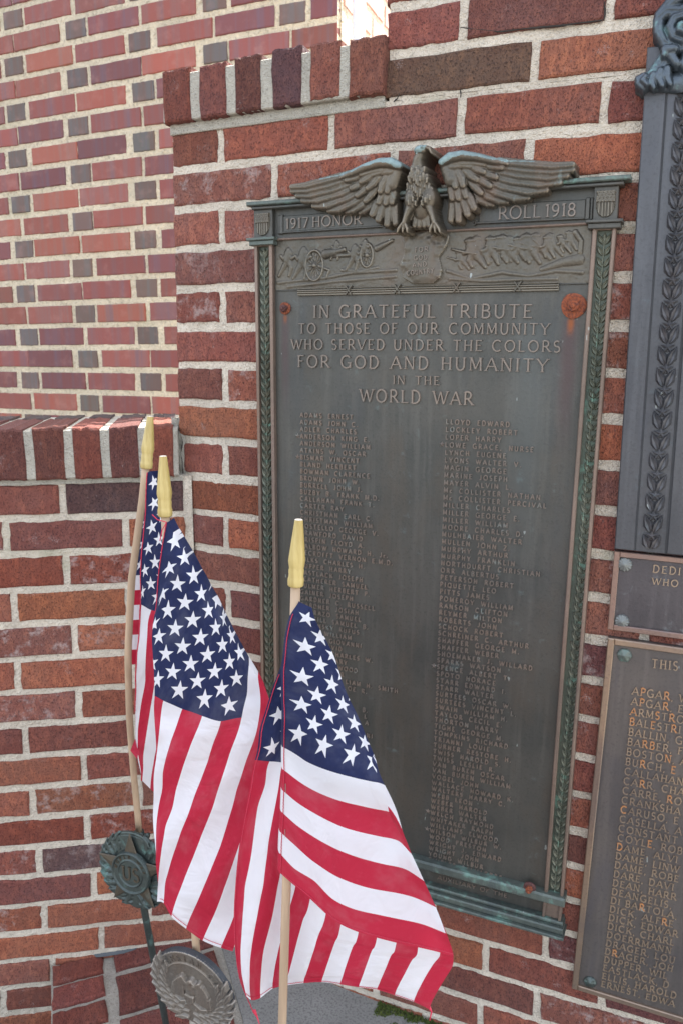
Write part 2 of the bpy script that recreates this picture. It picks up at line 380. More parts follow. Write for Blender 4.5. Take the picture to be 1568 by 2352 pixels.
# ---- main memorial wall
wall_main = thing('brick_wall', WM.P(-.25, -1.25, 0)[0], 'red brick memorial wall carrying the bronze tablets, stepped down at its left end', 'brick wall')
AR = .55; STEPA = -.452; TOPR = 1.25
mortar_body(WM, -.8465, AR, -1.36, Z0M+.001, .0036, MORT, wall_main, .20, seed=1)
mortar_body(WM, STEPA+.006, AR, Z0M+.001, .62, .0036, MORT, wall_main, .20, seed=3)
mortar_body(WM, STEPA+.006, AR, .62, TOPR, .012, MORT, wall_main, .20, seed=4)
bi = 0
for r in range(-12, 26):
    z = Z0M-(r-.5)*CO
    odd = r % 2 != 0
    base = -.750 if odd else -.644
    js = [base+.2083*k+random.uniform(-.003, .003) for k in range(-1, 8)]
    aL = -.848 if r > 0 else STEPA
    if r >= 9: aL = -.842
    for a, Lw in row_bricks(js, aL+random.uniform(-.001, .001), AR-.004):
        bi += 1
        c = random.choice(REDS); c = jit(c)
        if r == 0 and a < -.28: c = (.115, .070, .050)
        if r == 10 and a < -.7: c = (.20, .075, .045)
        if a > -.12 and r > 8 and random.random() < .5: c = (.13, .055, .055)
        put_brick(WM, 'str' if Lw > .14 else 'half', .196 if Lw > .14 else .095, BH, .09, BRICK, a, z+random.uniform(-.0012, .0012), Lw, BH+random.uniform(-.002, .002), bi, wall_main, (*c, 1-(random.uniform(.4, .9) if (a > -.12 and r > 3 and random.random() < .75) or random.random() < .16 else 0)), h=random.uniform(-.0012, .0018))
# soldier-like rowlock coping of the step
rl = [((373, 436), (155, 280)), ((456, 518), (140, 268)), ((539, 598), (122, 256)), ((622, 690), (104, 242)), ((710, 780), (91, 226)), ((800, 881), (79, 218))]
for i, ((x0, x1), (y0, y1)) in enumerate(rl):
    xm = (x0+x1)/2; hh = .016
    a0, _ = WM.px(x0, (y0+y1)/2, hh); a1, _ = WM.px(x1, (y0+y1)/2, hh)
    _, zt = WM.px(xm, y0+(4 if i else 2), hh); _, zb = WM.px(xm, y1, hh)
    cc = [(.15, .052, .040), (.155, .060, .052), (.105, .045, .038), (.095, .048, .052), (.19, .075, .058), (.165, .070, .052)][i]
    put_brick(WM, 'cap%d' % i, a1-a0, zt-zb, .2, BRICK, (a0+a1)/2, (zt+zb)/2, a1-a0, zt-zb, i, wall_main, cc, h=hh, name='coping_brick', bev=.004)
zb = WM.px(400, 281, .016)[1]
mb = MB()
mb.box(-.856, -.452, zb+.002, zb+.080, -.195, .0125, .002); mb.box(-.850, -.452, zb-.016, zb+.0021, -.195, .0015, .001)
mb.on(WM, 'coping_mortar', MORTG, wall_main)

# ---- low wall with coping
wall_low = thing('brick_wall', WL.P(-.35, -1.25, 0)[0], 'low red brick wall with rowlock coping, joined to the left of the memorial wall', 'brick wall')
mortar_body(WL, -1.0, .012, -1.44, -.226, .0036, MORT, wall_low, .28, seed=7)
for r in range(1, 19):
    z = Z0L-(r-.5)*CO
    js = [(-.219 if r % 2 else -.324)+.2105*k+random.uniform(-.004, .004) for k in range(-4, 3)]
    for a, Lw in row_bricks(js, -1.0, -.003):
        bi += 1
        c = jit(random.choice(REDS))
        if r == 1 and -.22 < a < 0: c = (.085, .050, .050)
        if r == 12 and a > -.3: c = (.12, .075, .075)
        if r == 3 or r == 11: c = jit((.20, .064, .044), .05)
        put_brick(WL, 'str' if Lw > .14 else 'half', .196 if Lw > .14 else .095, BH, .09, BRICK, a, z+random.uniform(-.0012, .0012), Lw, BH+random.uniform(-.002, .002), bi, wall_low, (*c, 1-(random.uniform(.4, .9) if random.random() < .22 else 0)), h=random.uniform(-.001, .002))
capj = [WL.px(x, 1040, .014)[0] for x in (68, 159, 243, 329, 409)]
per = (capj[-2]-capj[0])/3
capj = [capj[0]-per*k for k in range(7, 0, -1)]+capj
ZT, ZB = -.1315, -.226
ZTW = ZT
for i in range(len(capj)-1):
    a0, a1 = capj[i]+.007, capj[i+1]-.0075
    cc = jit(random.choice([(.16, .055, .045), (.12, .05, .045), (.20, .068, .05), (.14, .05, .042)]), .08)
    if i >= 7: cc = [(.13, .052, .042), (.17, .058, .045), (.125, .052, .046), (.20, .07, .05)][min(i-7, 3)]
    put_brick(WL, 'lcap', .078, ZT-ZB, .205, BRICK, (a0+a1)/2, (ZT+ZB)/2, a1-a0, ZT-ZB-.001, i, wall_low, cc, h=.014, name='coping_brick', bev=.004, jit=.0015)
    put_brick(WL, 'lcapb', .078, ZT-ZB, .085, BRICK, (a0+a1)/2+.004, (ZT+ZB)/2-.001, a1-a0-.004, ZT-ZB-.001, i, wall_low, jit((.07, .055, .055)), h=-.203, name='coping_brick', bev=.004, jit=.0015)
mb = MB(); mb.box(-1.0, -.010, ZB+.002, ZT-.0045, -.285, .0112, .002); mb.box(-1.0, -.004, ZB-.009, ZB+.0021, -.285, .0006, .0005)
mb.on(WL, 'coping_mortar', MORTG, wall_low)
# crumbling upright joint where both walls meet
mb = MB()
zz = np.linspace(-1.25, -.12, 160)
for s_ in range(3):
    pass
V = []; F = []
na = 9
for i, z_ in enumerate(zz):
    for k in range(na):
        a_ = -.866+.030*k/(na-1)
        hh = .003*math.sin(math.pi*k/(na-1))+.004*(vnoise(np.array([a_*150]), np.array([z_*60]), 3)[0]-.5)-.002
        if k == 4 and vnoise(np.array([1.0]), np.array([z_*30]), 8)[0] > .45: hh -= .005
        V.append((a_, z_, hh))
for i in range(len(zz)-1):
    for k in range(na-1):
        q = i*na+k; F.append((q, q+1, q+na+1, q+na))
mb.add(V, F); mb.on(WM, 'corner_joint', MORTG, wall_main)

CRK = mat_simple('crack_shadow', (.035, .03, .025), .95)
for pts in ([(902, 234), (911, 226), (916, 214)], [(1056, 205), (1057, 215), (1056, 224)], [(1056, 62), (1150, 72), (1240, 62), (1330, 52), (1372, 47), (1386, 44), (1388, 20), (1388, 2)],
            [(407, 985), (412, 990)], [(417, 1003), (417, 1028), (415, 1044), (418.8, 1067), (420, 1085), (415, 1106), (413, 1118)], [(413, 1136), (416, 1150), (414, 1166), (416, 1180)], [(560, 285), (620, 276), (665, 272), (720, 262), (760, 258)]):
    pts = [p for i, q in enumerate(pts[:-1]) for p in [q, ((q[0]+pts[i+1][0])/2+random.uniform(-2, 2), (q[1]+pts[i+1][1])/2+random.uniform(-1.5, 1.5))]]+[pts[-1]]
    P = [WM.px(x, y, .002) for x, y in pts]; mb = MB(); V = []; F = []
    for i, p in enumerate(P):
        a_, b_ = np.array(P[max(i-1, 0)]), np.array(P[min(i+1, len(P)-1)]); d = (b_-a_)/(np.linalg.norm(b_-a_)+1e-9); w_ = .0006 if i in (0, len(P)-1) else random.uniform(.0008, .0016)
        for sg, hh in ((1, .0008), (0, .0016), (-1, .0008)): V.append((p[0]-d[1]*w_*sg, p[1]+d[0]*w_*sg, hh))
    for i in range(len(P)-1):
        for k in range(2): F.append((i*3+k, i*3+k+3, i*3+k+4, i*3+k+1))
    mb.add(V, F); mb.on(WM, 'mortar_crack', CRK, wall_main)
# ---- far building wall (two stretchers to a grey header)
far = thing('brick_building', WF.P(-1.4, -1.25, 0)[0], 'brick building behind the low wall, smooth red stretchers with small grey headers', 'building')
FA0, FA1 = -2.25, -.800
mortar_body(WF, FA0, FA1+.006, -.35, 1.35, .0055, MORTF, far, .5, depth=-.0030, amp=.0022, seed=11, fr=.6)
ROSE = [(.172, .063, .060), (.195, .075, .068), (.148, .055, .060), (.180, .065, .052), (.220, .085, .066), (.128, .053, .066), (.185, .079, .076)]
fcount = 0
for r in range(-6, 20):
    z = Z0F-(r-.5)*CO
    base = -1.615 if r % 2 else -1.385
    for k in range(-3, 4):
        ah = base+.466*k
        cells = [(ah, .074, True)]
        s = .176
        cells.append((ah+.037+.014+s/2, s, False)); cells.append((ah+.037+.014+s+.008+s/2, s, False))
        for a, Lw, hd in cells:
            a += random.uniform(-.005, .005)
            l, rr = a-Lw/2, a+Lw/2
            if rr < FA0+.02 or l > FA1-.03: continue
            l = max(l, FA0); rr = min(rr, FA1+.006) if rr > FA1-.04 else rr
            fcount += 1
            if fcount > 298: continue
            c = jit((.098, .086, .082), .12) if hd else jit(random.choice(ROSE), .15)
            put_brick(WF, 'fh' if hd else 'fs', .074 if hd else .176, .0515, .08, BRICKG, (l+rr)/2, z+random.uniform(-.001, .001), rr-l, .0515+random.uniform(-.0015, .0015), fcount, far, c, h=random.uniform(-.0005, .002), bev=.0022, jit=.0007)
# sunlit return side of the building: same bond seen end on
WR_n = -WF.t
class Side:
    def P(s, a, z, h=0):
        a, z = A_(a, z); h = np.broadcast_to(np.asarray(h, float), a.shape)
        c0 = WF.P(FA1+.012, .8, 0)[0]; 
        Q = c0[None, :]+a[:, None]*WF.n+h[:, None]*WF.t; Q[:, 2] = z+CAMZ
        return Q
WS = Side()
mortar_body(WS, .02, 2.2, -.3, 1.35, .02, MORTF, far, .4, depth=-.003, amp=.001, seed=14)
for r in range(1, 9):
    for k in range(0, 8):
        fcount += 1
        z = Z0F+.3-(r-.5)*CO; a = .03+.21*k+(.1 if r % 2 else 0)+.1
        me, L0, H0 = get_brick('fs', .176, .0515, .08, BRICKG, k)
        m = Matrix.Identity(4); c = WS.P(a, z, 0)[0]
        Xv, Yv = WF.n, -WF.t
        for q in range(3): m[q][0] = Xv[q]*1.1; m[q][1] = Yv[q]; m[q][2] = (0, 0, 1)[q]; m[q][3] = c[q]
        inst('brick', me, m, far, jit((.46, .30, .26), .1))  # sun glare put into the colour: paler than the front bricks
pp = WS.P(.05, 0, .032)[0]
V, F = tube([pp+np.array([0, 0, -.5]), pp+np.array([0, 0, 1.35])], .016, 16)
mesh_obj('downspout', V, F, PAINT, far, smooth=True)

# ------------------------------------------------------------------ ground
V = [(-60, -60, -.152), (60, -60, -.152), (60, 60, -.152), (-60, 60, -.152)]
g = mesh_obj('ground', V, [(0, 1, 2, 3)], SOIL); g['kind'] = 'structure'
# raised concrete pad: left edge square to the low wall
eL0 = ground_px(118, 2188); eL1 = ground_px(118, 2352); dL = (eL1-eL0)/np.linalg.norm(eL1-eL0)
p0 = eL0-dL*.3; p1 = eL0+dL*3.5
c_in = ground_px(452, 2165)
dP = np.array([-dL[1], dL[0], 0.]); dP = dP if dP[0] > 0 else -dP
def slab(name, pts, z0, z1, mat, parent=None, grid=None):
    pts = [np.array([p[0], p[1], 0.]) for p in pts]; n = len(pts)
    V = [p+np.array([0, 0, z0]) for p in pts]+[p+np.array([0, 0, z1]) for p in pts]
    F = [tuple(range(n-1, -1, -1)), tuple(range(n, 2*n))]+[(i, (i+1) % n, n+(i+1) % n, n+i) for i in range(n)]
    return mesh_obj(name, V, F, mat, parent)
bed_w = .345
q0, q1 = p0, p1
r0_, r1_ = p0+dP*bed_w, p1+dP*bed_w
paving = slab('paving', [q0, q1, r1_, r0_], -.16, -.006, MORTG); paving['kind'] = 'structure'
pave = slab('concrete_pavement', [r0_, r1_, r1_+np.array([6, 0, 0]), r0_+np.array([6, 1.5, 0])], -.16, 0, CONC); pave['kind'] = 'structure'
def flat_brick(c, ux, uy, L, D, H, col, parent, seed):
    r = random.Random(seed); me = brick_mesh(L, D, H, seed, bev=.004, jit=.002); me.materials[0] = BRICK
    m = Matrix.Identity(4)
    X, Zv, Y = ux, uy, np.array([0, 0, -1.])
    for q in range(3): m[q][0] = X[q]; m[q][1] = Y[q]; m[q][2] = Zv[q]; m[q][3] = c[q]
    return inst('paving_brick', me, m, parent, col)
start = float(np.dot(eL0-p0, dL))
for k in range(-4, 30):
    c = p0+dL*(start+.034+.0615*k+.03)+dP*(.052); c[2] = .002+random.uniform(-.002, .002)
    flat_brick(c, dP, -dL, .100, .051, .06, jit((.19, .065, .052)), paving, 500+k)
for k in range(-3, 18):
    c = p0+dL*(start+.05+.1105*k)+dP*(.122+.105); c[2] = .003+random.uniform(-.002, .002)
    flat_brick(c, dP, -dL, .205, .094, .06, jit((.155, .058, .050)), paving, 600+k)
# puddle lying in the worn joint at the foot of the low wall
pud = [ground_px(x, y, .0045) for x, y in ((212, 2190), (225, 2186), (260, 2183), (305, 2178), (318, 2176), (310, 2182), (285, 2190), (250, 2196), (222, 2199))]
n_ = N('still_water'); wm = n_.fin(n_.bsdf((.10, .12, .14), .03, 0, None, .9))
mesh_obj('puddle', pud, [tuple(range(len(pud)))], wm)['kind'] = 'structure'
# moss along the foot of the memorial wall
n_ = N('green_moss'); v_ = n_.pos(); a_ = n_.noise(v_, 60, 4, .6); b_ = n_.noise(v_, 400, 2)
moss_m = n_.fin(n_.bsdf(n_.mix(n_.step(a_, .35, .65), (.055, .08, .012), n_.mix(n_.step(b_, .4, .6), (.10, .12, .02), (.03, .045, .012))), .95, 0, n_.bump(b_, .003, 1)))
mb = MB(); rr = random.Random(3)
for i in range(5200):
    a = rr.uniform(-.43, .3); u = rr.random()**1.6; wd = .075*max(.12, .35+.9*float(vnoise(np.array([a*22]), np.array([.3]), 4)[0])-.25*abs(a+.28)*2)
    y0 = WM.P(a, -1.25, .002+wd*u)[0]; 
    if vnoise(np.array([y0[0]*60]), np.array([y0[1]*60]), 2)[0] < .35+.25*u: continue
    s = rr.uniform(.0016, .0042)*(1-.4*u); hgt = s*rr.uniform(.8, 2.2)*(1.3-u)
    an = rr.uniform(0, 6.28); c, sn_ = math.cos(an), math.sin(an)
    b = [y0+np.array([s*math.cos(an+t), s*math.sin(an+t), -y0[2]+.0005]) for t in (0, 2.1, 4.2)]
    tp = y0+np.array([rr.uniform(-s, s)*.5, rr.uniform(-s, s)*.5, -y0[2]+hgt])
    mb.add(b+[tp], [(0, 1, 3), (1, 2, 3), (2, 0, 3)])
o = mb.world('moss', moss_m, None); o['kind'] = 'stuff'; o['label'] = 'green moss growing along the foot of the memorial wall'; o['category'] = 'moss'

# ------------------------------------------------------------------ bronze materials
ZP = lambda x, y, h: WM.px(x, y, h)
b1a, b1z = ZP(1317, 728, .013); b2a, b2z = ZP(654, 722, .013); b3a, b3z = ZP(1216, 2060, .013)
FIELD = mat_bronze('weathered_bronze_field', (.082, .080, .071), (.058, .060, .055), (.17, .23, .23), .05, stains=(
    (b1a, b1z+.004, .0125, .24, (.075, .05, .05), .8), (b1a, b1z+.004, .0050, .032, (.24, .07, .02), .9),
    (b2a, b2z+.004, .008, .20, (.075, .05, .052), .7), (b2a, b2z+.004, .0036, .02, (.20, .07, .03), .85),
    (b1a-.055, b1z, .03, .5, (.10, .115, .115), .35)), brown=(.084, .071, .056))
FRAME = mat_bronze('brown_bronze_rail', (.20, .145, .115), (.14, .11, .09), (.17, .22, .18), .08, brown=(.17, .11, .08))
LEAFM = mat_bronze('verdigris_leaf_bronze', (.165, .170, .130), (.105, .118, .090), (.24, .40, .32), .55, brown=(.09, .07, .045), patzone=(-1.1, .16))
RECESS = mat_bronze('green_recess_bronze', (.075, .090, .070), (.048, .060, .048), (.14, .27, .21), .45, patzone=(-.85, .05))
RELIEF = mat_bronze('relief_bronze', (.108, .096, .076), (.072, .068, .056), (.18, .22, .20), .12, streak=False, brown=(.12, .085, .062), rough=.40, metal=.55, wear=.7)
EAGLE = mat_bronze('eagle_bronze', (.125, .106, .080), (.080, .076, .064), (.25, .34, .34), .12, streak=False, brown=(.15, .095, .068), rough=.38, metal=.6, wear=.6)
WINGTOP = mat_bronze('pale_patina_bronze', (.20, .27, .27), (.13, .17, .165), (.32, .44, .43), .5, streak=False, rough=.5)
GREEN = mat_bronze('green_moulding_bronze', (.115, .138, .122), (.075, .092, .085), (.19, .34, .29), .45)
LETTER = mat_bronze('worn_letter_bronze', (.215, .175, .145), (.16, .138, .12), (.26, .31, .30), .10, streak=False, rough=.42, metal=.5)
NAMEL = mat_bronze('name_letter_bronze', (.215, .165, .13), (.16, .135, .115), (.20, .30, .30), .25, streak=False, rough=.5, metal=.25)
BLUEB = mat_bronze('blue_grey_bronze', (.077, .079, .086), (.058, .060, .067), (.14, .20, .22), .08, rough=.42)
BLUEL = mat_bronze('blue_grey_leaf_bronze', (.085, .084, .090), (.055, .057, .064), (.12, .17, .18), .1, streak=False, brown=(.11, .085, .075), rough=.42)
ORN = mat_bronze('ornament_bronze', (.085, .105, .125), (.055, .068, .08), (.20, .36, .35), .35, streak=False, rough=.38, metal=.6)
DARKG = mat_simple('dark_groove', (.02, .022, .026), .6)
MIDP = mat_bronze('violet_bronze', (.080, .073, .078), (.058, .053, .058), (.22, .24, .25), .12, rough=.4)
MIDF = mat_bronze('copper_rail', (.28, .19, .155), (.20, .15, .14), (.17, .25, .25), .1, streak=False, rough=.35, metal=.7)
LOWP = mat_bronze('grey_brown_bronze', (.110, .096, .088), (.084, .076, .076), (.12, .13, .13), .05, rough=.5)
LOWF = mat_bronze('pale_copper_rail', (.32, .235, .17), (.22, .17, .145), (.3, .3, .28), .08, streak=False, rough=.35, metal=.7)
GILT = mat_bronze('tan_letter_bronze', (.36, .27, .19), (.27, .21, .16), (.22, .28, .28), .05, streak=False, rough=.4, metal=.5)
ORAN = mat_simple('orange_stained_letter', (.46, .19, .06), .6, 260, .4, col2=(.30, .20, .13))
MARKG = mat_bronze('green_cast_bronze', (.085, .108, .102), (.055, .070, .068), (.15, .28, .26), .35, streak=False, rough=.4, metal=.6)
MARKB = mat_bronze('brown_star_bronze', (.105, .085, .060), (.07, .06, .045), (.10, .15, .14), .1, streak=False, rough=.45)
MARKP = mat_bronze('grey_cast_bronze', (.185, .165, .142), (.125, .115, .104), (.12, .15, .16), .1, streak=False, brown=(.15, .11, .08), rough=.5, metal=.5, wear=.5)
PALEG = mat_bronze('pale_grey_bronze', (.19, .20, .19), (.13, .14, .14), (.22, .27, .27), .2, streak=False, rough=.5)
MARKE = mat_bronze('blue_grey_rim', (.075, .085, .100), (.055, .062, .072), (.10, .14, .15), .1, streak=False, rough=.5)

# ------------------------------------------------------------------ lettering (strokes cut as raised bars)
def arc(cx, cy, rx_, ry_, a0, a1, n=8):
    return [(cx+rx_*math.cos(math.radians(a0+(a1-a0)*i/n)), cy+ry_*math.sin(math.radians(a0+(a1-a0)*i/n))) for i in range(n+1)]
T_, t_ = 1.0, .66
G = {
 'A': (.82, [([(0.02, 0), (.41, 1)], t_), ([(.41, 1), (.80, 0)], T_), ([(.16, .34), (.66, .34)], t_)]),
 'B': (.66, [([(.13, 0), (.13, 1)], T_), ([(.13, 1)]+arc(.34, .765, .22, .235, 90, -90)+[(.13, .53)], T_), ([(.13, .53)]+arc(.36, .265, .25, .265, 90, -90)+[(.13, 0)], T_)]),
 'C': (.86, [(arc(.47, .5, .40, .5, 48, 312, 14), T_)]),
 'D': (.80, [([(.13, 0), (.13, 1)], T_), ([(.13, 1)]+arc(.32, .5, .40, .5, 90, -90, 12)+[(.13, 0)], T_)]),
 'E': (.62, [([(.13, 0), (.13, 1)], T_), ([(.13, .97), (.58, .97)], t_), ([(.13, .52), (.48, .52)], t_), ([(.13, .03), (.60, .03)], t_)]),
 'F': (.58, [([(.13, 0), (.13, 1)], T_), ([(.13, .97), (.56, .97)], t_), ([(.13, .52), (.46, .52)], t_)]),
 'G': (.88, [(arc(.47, .5, .40, .5, 48, 322, 14), T_), ([(.78, .02), (.78, .42)], T_), ([(.56, .42), (.88, .42)], t_)]),
 'H': (.80, [([(.13, 0), (.13, 1)], T_), ([(.67, 0), (.67, 1)], T_), ([(.13, .52), (.67, .52)], t_)]),
 'I': (.28, [([(.14, 0), (.14, 1)], T_)]),
 'J': (.50, [([(.36, 1), (.36, .22)]+arc(.20, .22, .16, .22, 0, -150, 5), T_)]),
 'K': (.76, [([(.13, 0), (.13, 1)], T_), ([(.66, 1), (.15, .42)], t_), ([(.30, .58), (.72, 0)], T_)]),
 'L': (.60, [([(.13, 0), (.13, 1)], T_), ([(.13, .03), (.58, .03)], t_)]),
 'M': (.96, [([(.12, 0), (.14, 1)], t_), ([(.14, 1), (.48, .12)], T_), ([(.48, .12), (.82, 1)], t_), ([(.82, 1), (.84, 0)], T_)]),
 'N': (.82, [([(.12, 0), (.12, 1)], t_), ([(.12, 1), (.70, 0)], T_), ([(.70, 0), (.70, 1)], t_)]),
 'O': (.94, [(arc(.47, .5, .40, .5, 0, 360, 18), T_)]),
 'P': (.62, [([(.13, 0), (.13, 1)], T_), ([(.13, 1)]+arc(.33, .74, .25, .26, 90, -90)+[(.13, .48)], T_)]),
 'Q': (.94, [(arc(.47, .5, .40, .5, 0, 360, 18), T_), ([(.50, .18), (.85, -.12)], T_)]),
 'R': (.74, [([(.13, 0), (.13, 1)], T_), ([(.13, 1)]+arc(.33, .74, .24, .26, 90, -90)+[(.13, .48)], T_), ([(.34, .48), (.72, 0)], T_)]),
 'S': (.60, [(arc(.30, .74, .21, .25, 35, 270, 9)+arc(.30, .25, .23, .25, 90, -145, 9), T_)]),
 'T': (.74, [([(.37, 0), (.37, 1)], T_), ([(.02, .97), (.72, .97)], t_)]),
 'U': (.80, [([(.13, 1), (.13, .34)]+arc(.40, .34, .27, .34, 180, 360, 8)+[(.67, 1)], T_)]),
 'V': (.80, [([(.02, 1), (.40, 0)], T_), ([(.40, 0), (.78, 1)], t_)]),
 'W': (1.16, [([(.02, 1), (.32, 0)], T_), ([(.32, 0), (.58, .95)], t_), ([(.58, .95), (.84, 0)], T_), ([(.84, 0), (1.14, 1)], t_)]),
 'X': (.76, [([(.05, 1), (.71, 0)], T_), ([(.71, 1), (.05, 0)], t_)]),
 'Y': (.76, [([(.02, 1), (.38, .48)], T_), ([(.74, 1), (.38, .48)], t_), ([(.38, .52), (.38, 0)], T_)]),
 'Z': (.68, [([(.06, .97), (.62, .97)], t_), ([(.62, .97), (.06, .03)], T_), ([(.06, .03), (.64, .03)], t_)]),
 '1': (.36, [([(.20, 0), (.20, 1)], T_), ([(.20, 1), (.06, .84)], t_)]),
 '9': (.62, [(arc(.31, .70, .22, .28, 0, 360, 12), T_), ([(.53, .70), (.50, .35), (.36, .10), (.14, .02)], T_)]),
 '7': (.60, [([(.06, .97), (.56, .97)], t_), ([(.56, .97), (.24, 0)], T_)]),
 '8': (.60, [(arc(.30, .75, .19, .23, 0, 360, 12), T_), (arc(.30, .26, .23, .26, 0, 360, 12), T_)]),
 '.': (.22, [([(.06, .06), (.16, .06)], T_)]), ',': (.24, [([(.14, .08), (.08, -.14)], T_)]), "'": (.2, [([(.1, 1), (.08, .8)], T_)]),
 'c': (.52, [(arc(.28, .27, .22, .27, 48, 312, 9), T_)]), 'r': (.4, [([(.1, 0), (.1, .5)], T_), ([(.1, .4), (.35, .48)], t_)]),
}
def ribbon(mb, pts, wd, h0, h1, M2, taper=.72):
    pts = [np.array(p, float) for p in pts]; n = len(pts)
    closed = np.linalg.norm(pts[0]-pts[-1]) < 1e-6
    V = []; F = []
    for i, p in enumerate(pts):
        if closed: a, b = pts[(i-1) % (n-1)], pts[(i+1) % (n-1)]
        else: a, b = pts[max(i-1, 0)], pts[min(i+1, n-1)]
        d = b-a; d /= (np.linalg.norm(d)+1e-9); nn = np.array([-d[1], d[0]])
        for s_, k, hh in ((1, 1, h0), (1, taper, h1), (-1, taper, h1), (-1, 1, h0)):
            q = p+nn*s_*wd/2*k; V.append((*M2(q), hh))
    for i in range(n-1):
        a = i*4; b = a+4
        for k in range(3): F.append((a+k, b+k, b+k+1, a+k+1))
    if not closed: F += [(0, 1, 2, 3), ((n-1)*4+3, (n-1)*4+2, (n-1)*4+1, (n-1)*4)]
    mb.add(V, F)
def glyphs(mb, text, height, h0, h1, M2, wide=1.0, wgt=.15, serif=True, gap=.10, space=.5, total=None):
    adv = []
    for ch in text: adv.append(space if ch == ' ' else (G[ch][0] if ch in G else .5)*wide+gap)
    if total: gsc = total/(sum(adv)*height)
    x = 0; k = 0
    for ch, ad in zip(text, adv):
        if ch in G:
            for pts, wf in G[ch][1]:
                k += 1; dh = (k % 5)*.00004
                wd = wgt*height*(wf if serif else 1)
                f = lambda q, x=x: M2(((x+q[0]*wide)*height*(gsc if total else 1), q[1]*height))
                sc = np.array([height*(gsc if total else 1), height])
                P = [np.array([(x+p[0]*wide)*sc[0], p[1]*sc[1]]) for p in pts]
                ribbon(mb, P, wd, h0, h1+dh, lambda q: M2(q))
                if serif and wf >= .5 and ch not in '.,OSCGQ':
                    for e, f_ in ((0, 1), (-1, -2)):
                        pe, pf = np.array(pts[e]), np.array(pts[f_])
                        if (pe[1] < .02 or pe[1] > .98) and abs(pf[1]-pe[1]) > .25 and ch not in 'BDP' or (ch in 'BDP' and len(pts) == 2):
                            yy = .03 if pe[1] < .5 else .97
                            if ch == 'N' and pe[1] < .02 and pe[0] > .5: continue
                            if ch == 'V' and pe[1] < .5 or ch == 'W' and pe[1] < .5 or ch == 'M' and pe[1] < .2 and .3 < pe[0] < .6 or ch == 'A' and pe[1] > .5: continue
                            c = np.array([(x+pe[0]*wide)*sc[0], yy*sc[1]]); dx = np.array([.135*height, 0])
                            k += 1
                            ribbon(mb, [c-dx, c+dx], .065*height, h0, h1+(k % 5)*.00004, lambda q: M2(q))
        x += ad
    return x*height
def text_line(wall, text, a0, z0, a1, height, hb, mat, parent, name='inscription', rise=.0022, rot=0.0, **k):
    mb = MB(); cr_, sr_ = math.cos(rot), math.sin(rot)
    glyphs(mb, text, height, hb-.0004, hb+rise, lambda q: (a0+q[0]*cr_-q[1]*sr_, z0+q[0]*sr_+q[1]*cr_), total=(a1-a0) if a1 else None, **k)
    return mb.on(wall, name, mat, parent)

# ------------------------------------------------------------------ relief modelling on a height grid
class HF:
    def __init__(s, a0, a1, z0, z1, st):
        s.a = np.arange(a0, a1+st, st); s.z = np.arange(z0, z1+st, st); s.A, s.Z = np.meshgrid(s.a, s.z, indexing='ij'); s.H = np.full(s.A.shape, -1.0)
    def up(s, h, m): s.H = np.where(m & (h > s.H), h, s.H)
    def path(s, pts, rad, base, bulge, ridge=0, sharp=.5):
        pts = np.asarray(pts, float); rad = np.broadcast_to(rad, len(pts)).astype(float); base = np.broadcast_to(base, len(pts)).astype(float)
        bd = np.full(s.A.shape, 9.); bb = np.zeros(s.A.shape)
        for i in range(len(pts)-1):
            p, q = pts[i], pts[i+1]; d = q-p; L = d@d+1e-12
            t = np.clip(((s.A-p[0])*d[0]+(s.Z-p[1])*d[1])/L, 0, 1)
            dd = np.hypot(s.A-p[0]-t*d[0], s.Z-p[1]-t*d[1])/(rad[i]+(rad[i+1]-rad[i])*t)
            m = dd < bd; bd = np.where(m, dd, bd); bb = np.where(m, base[i]+(base[i+1]-base[i])*t, bb)
        m = bd < 1
        h = bb+bulge*np.clip(1-bd**2, 0, 1)**sharp-ridge*np.exp(-(bd/.16)**2)
        s.up(h, m)
    def ell(s, c, rx_, ry_, base, bulge, ang=0, p=.5):
        x = s.A-c[0]; z = s.Z-c[1]; ca, sa = math.cos(ang), math.sin(ang)
        d = ((x*ca+z*sa)/rx_)**2+((-x*sa+z*ca)/ry_)**2; s.up(base+bulge*np.clip(1-d, 0, 1)**p, d < 1)
    def poly(s, pts, h):
        pts = np.asarray(pts); ins = np.zeros(s.A.shape, bool); j = len(pts)-1
        for i in range(len(pts)):
            xi, zi = pts[i]; xj, zj = pts[j]
            c = ((zi > s.Z) != (zj > s.Z)) & (s.A < (xj-xi)*(s.Z-zi)/(zj-zi+1e-12)+xi); ins ^= c; j = i
        s.up(np.broadcast_to(h, s.A.shape), ins)
    def build(s, to_world, name, mat, parent, base=0.0, smooth=True, mat_of=None, mats=None):
        m = s.H > -.5; H = np.where(m, s.H, base)
        fm = m[:-1, :-1] | m[1:, :-1] | m[1:, 1:] | m[:-1, 1:]
        idx = np.arange(m.size).reshape(m.shape)
        F = np.stack([idx[:-1, :-1][fm], idx[1:, :-1][fm], idx[1:, 1:][fm], idx[:-1, 1:][fm]], -1)
        used = np.unique(F); rem = -np.ones(m.size, int); rem[used] = np.arange(len(used))
        A, Zz, Hh = s.A.ravel()[used], s.Z.ravel()[used], H.ravel()[used]
        V = to_world(A, Zz, Hh); F = rem[F]
        fmi = None
        if mat_of is not None:
            fmi = mat_of(A[F].mean(1), Zz[F].mean(1), Hh[F].mean(1)).astype(int).tolist()
        return mesh_obj(name, V, F, mat, parent, uv=np.stack([A, Zz], 1), smooth=smooth, mats=mats, fm=fmi)

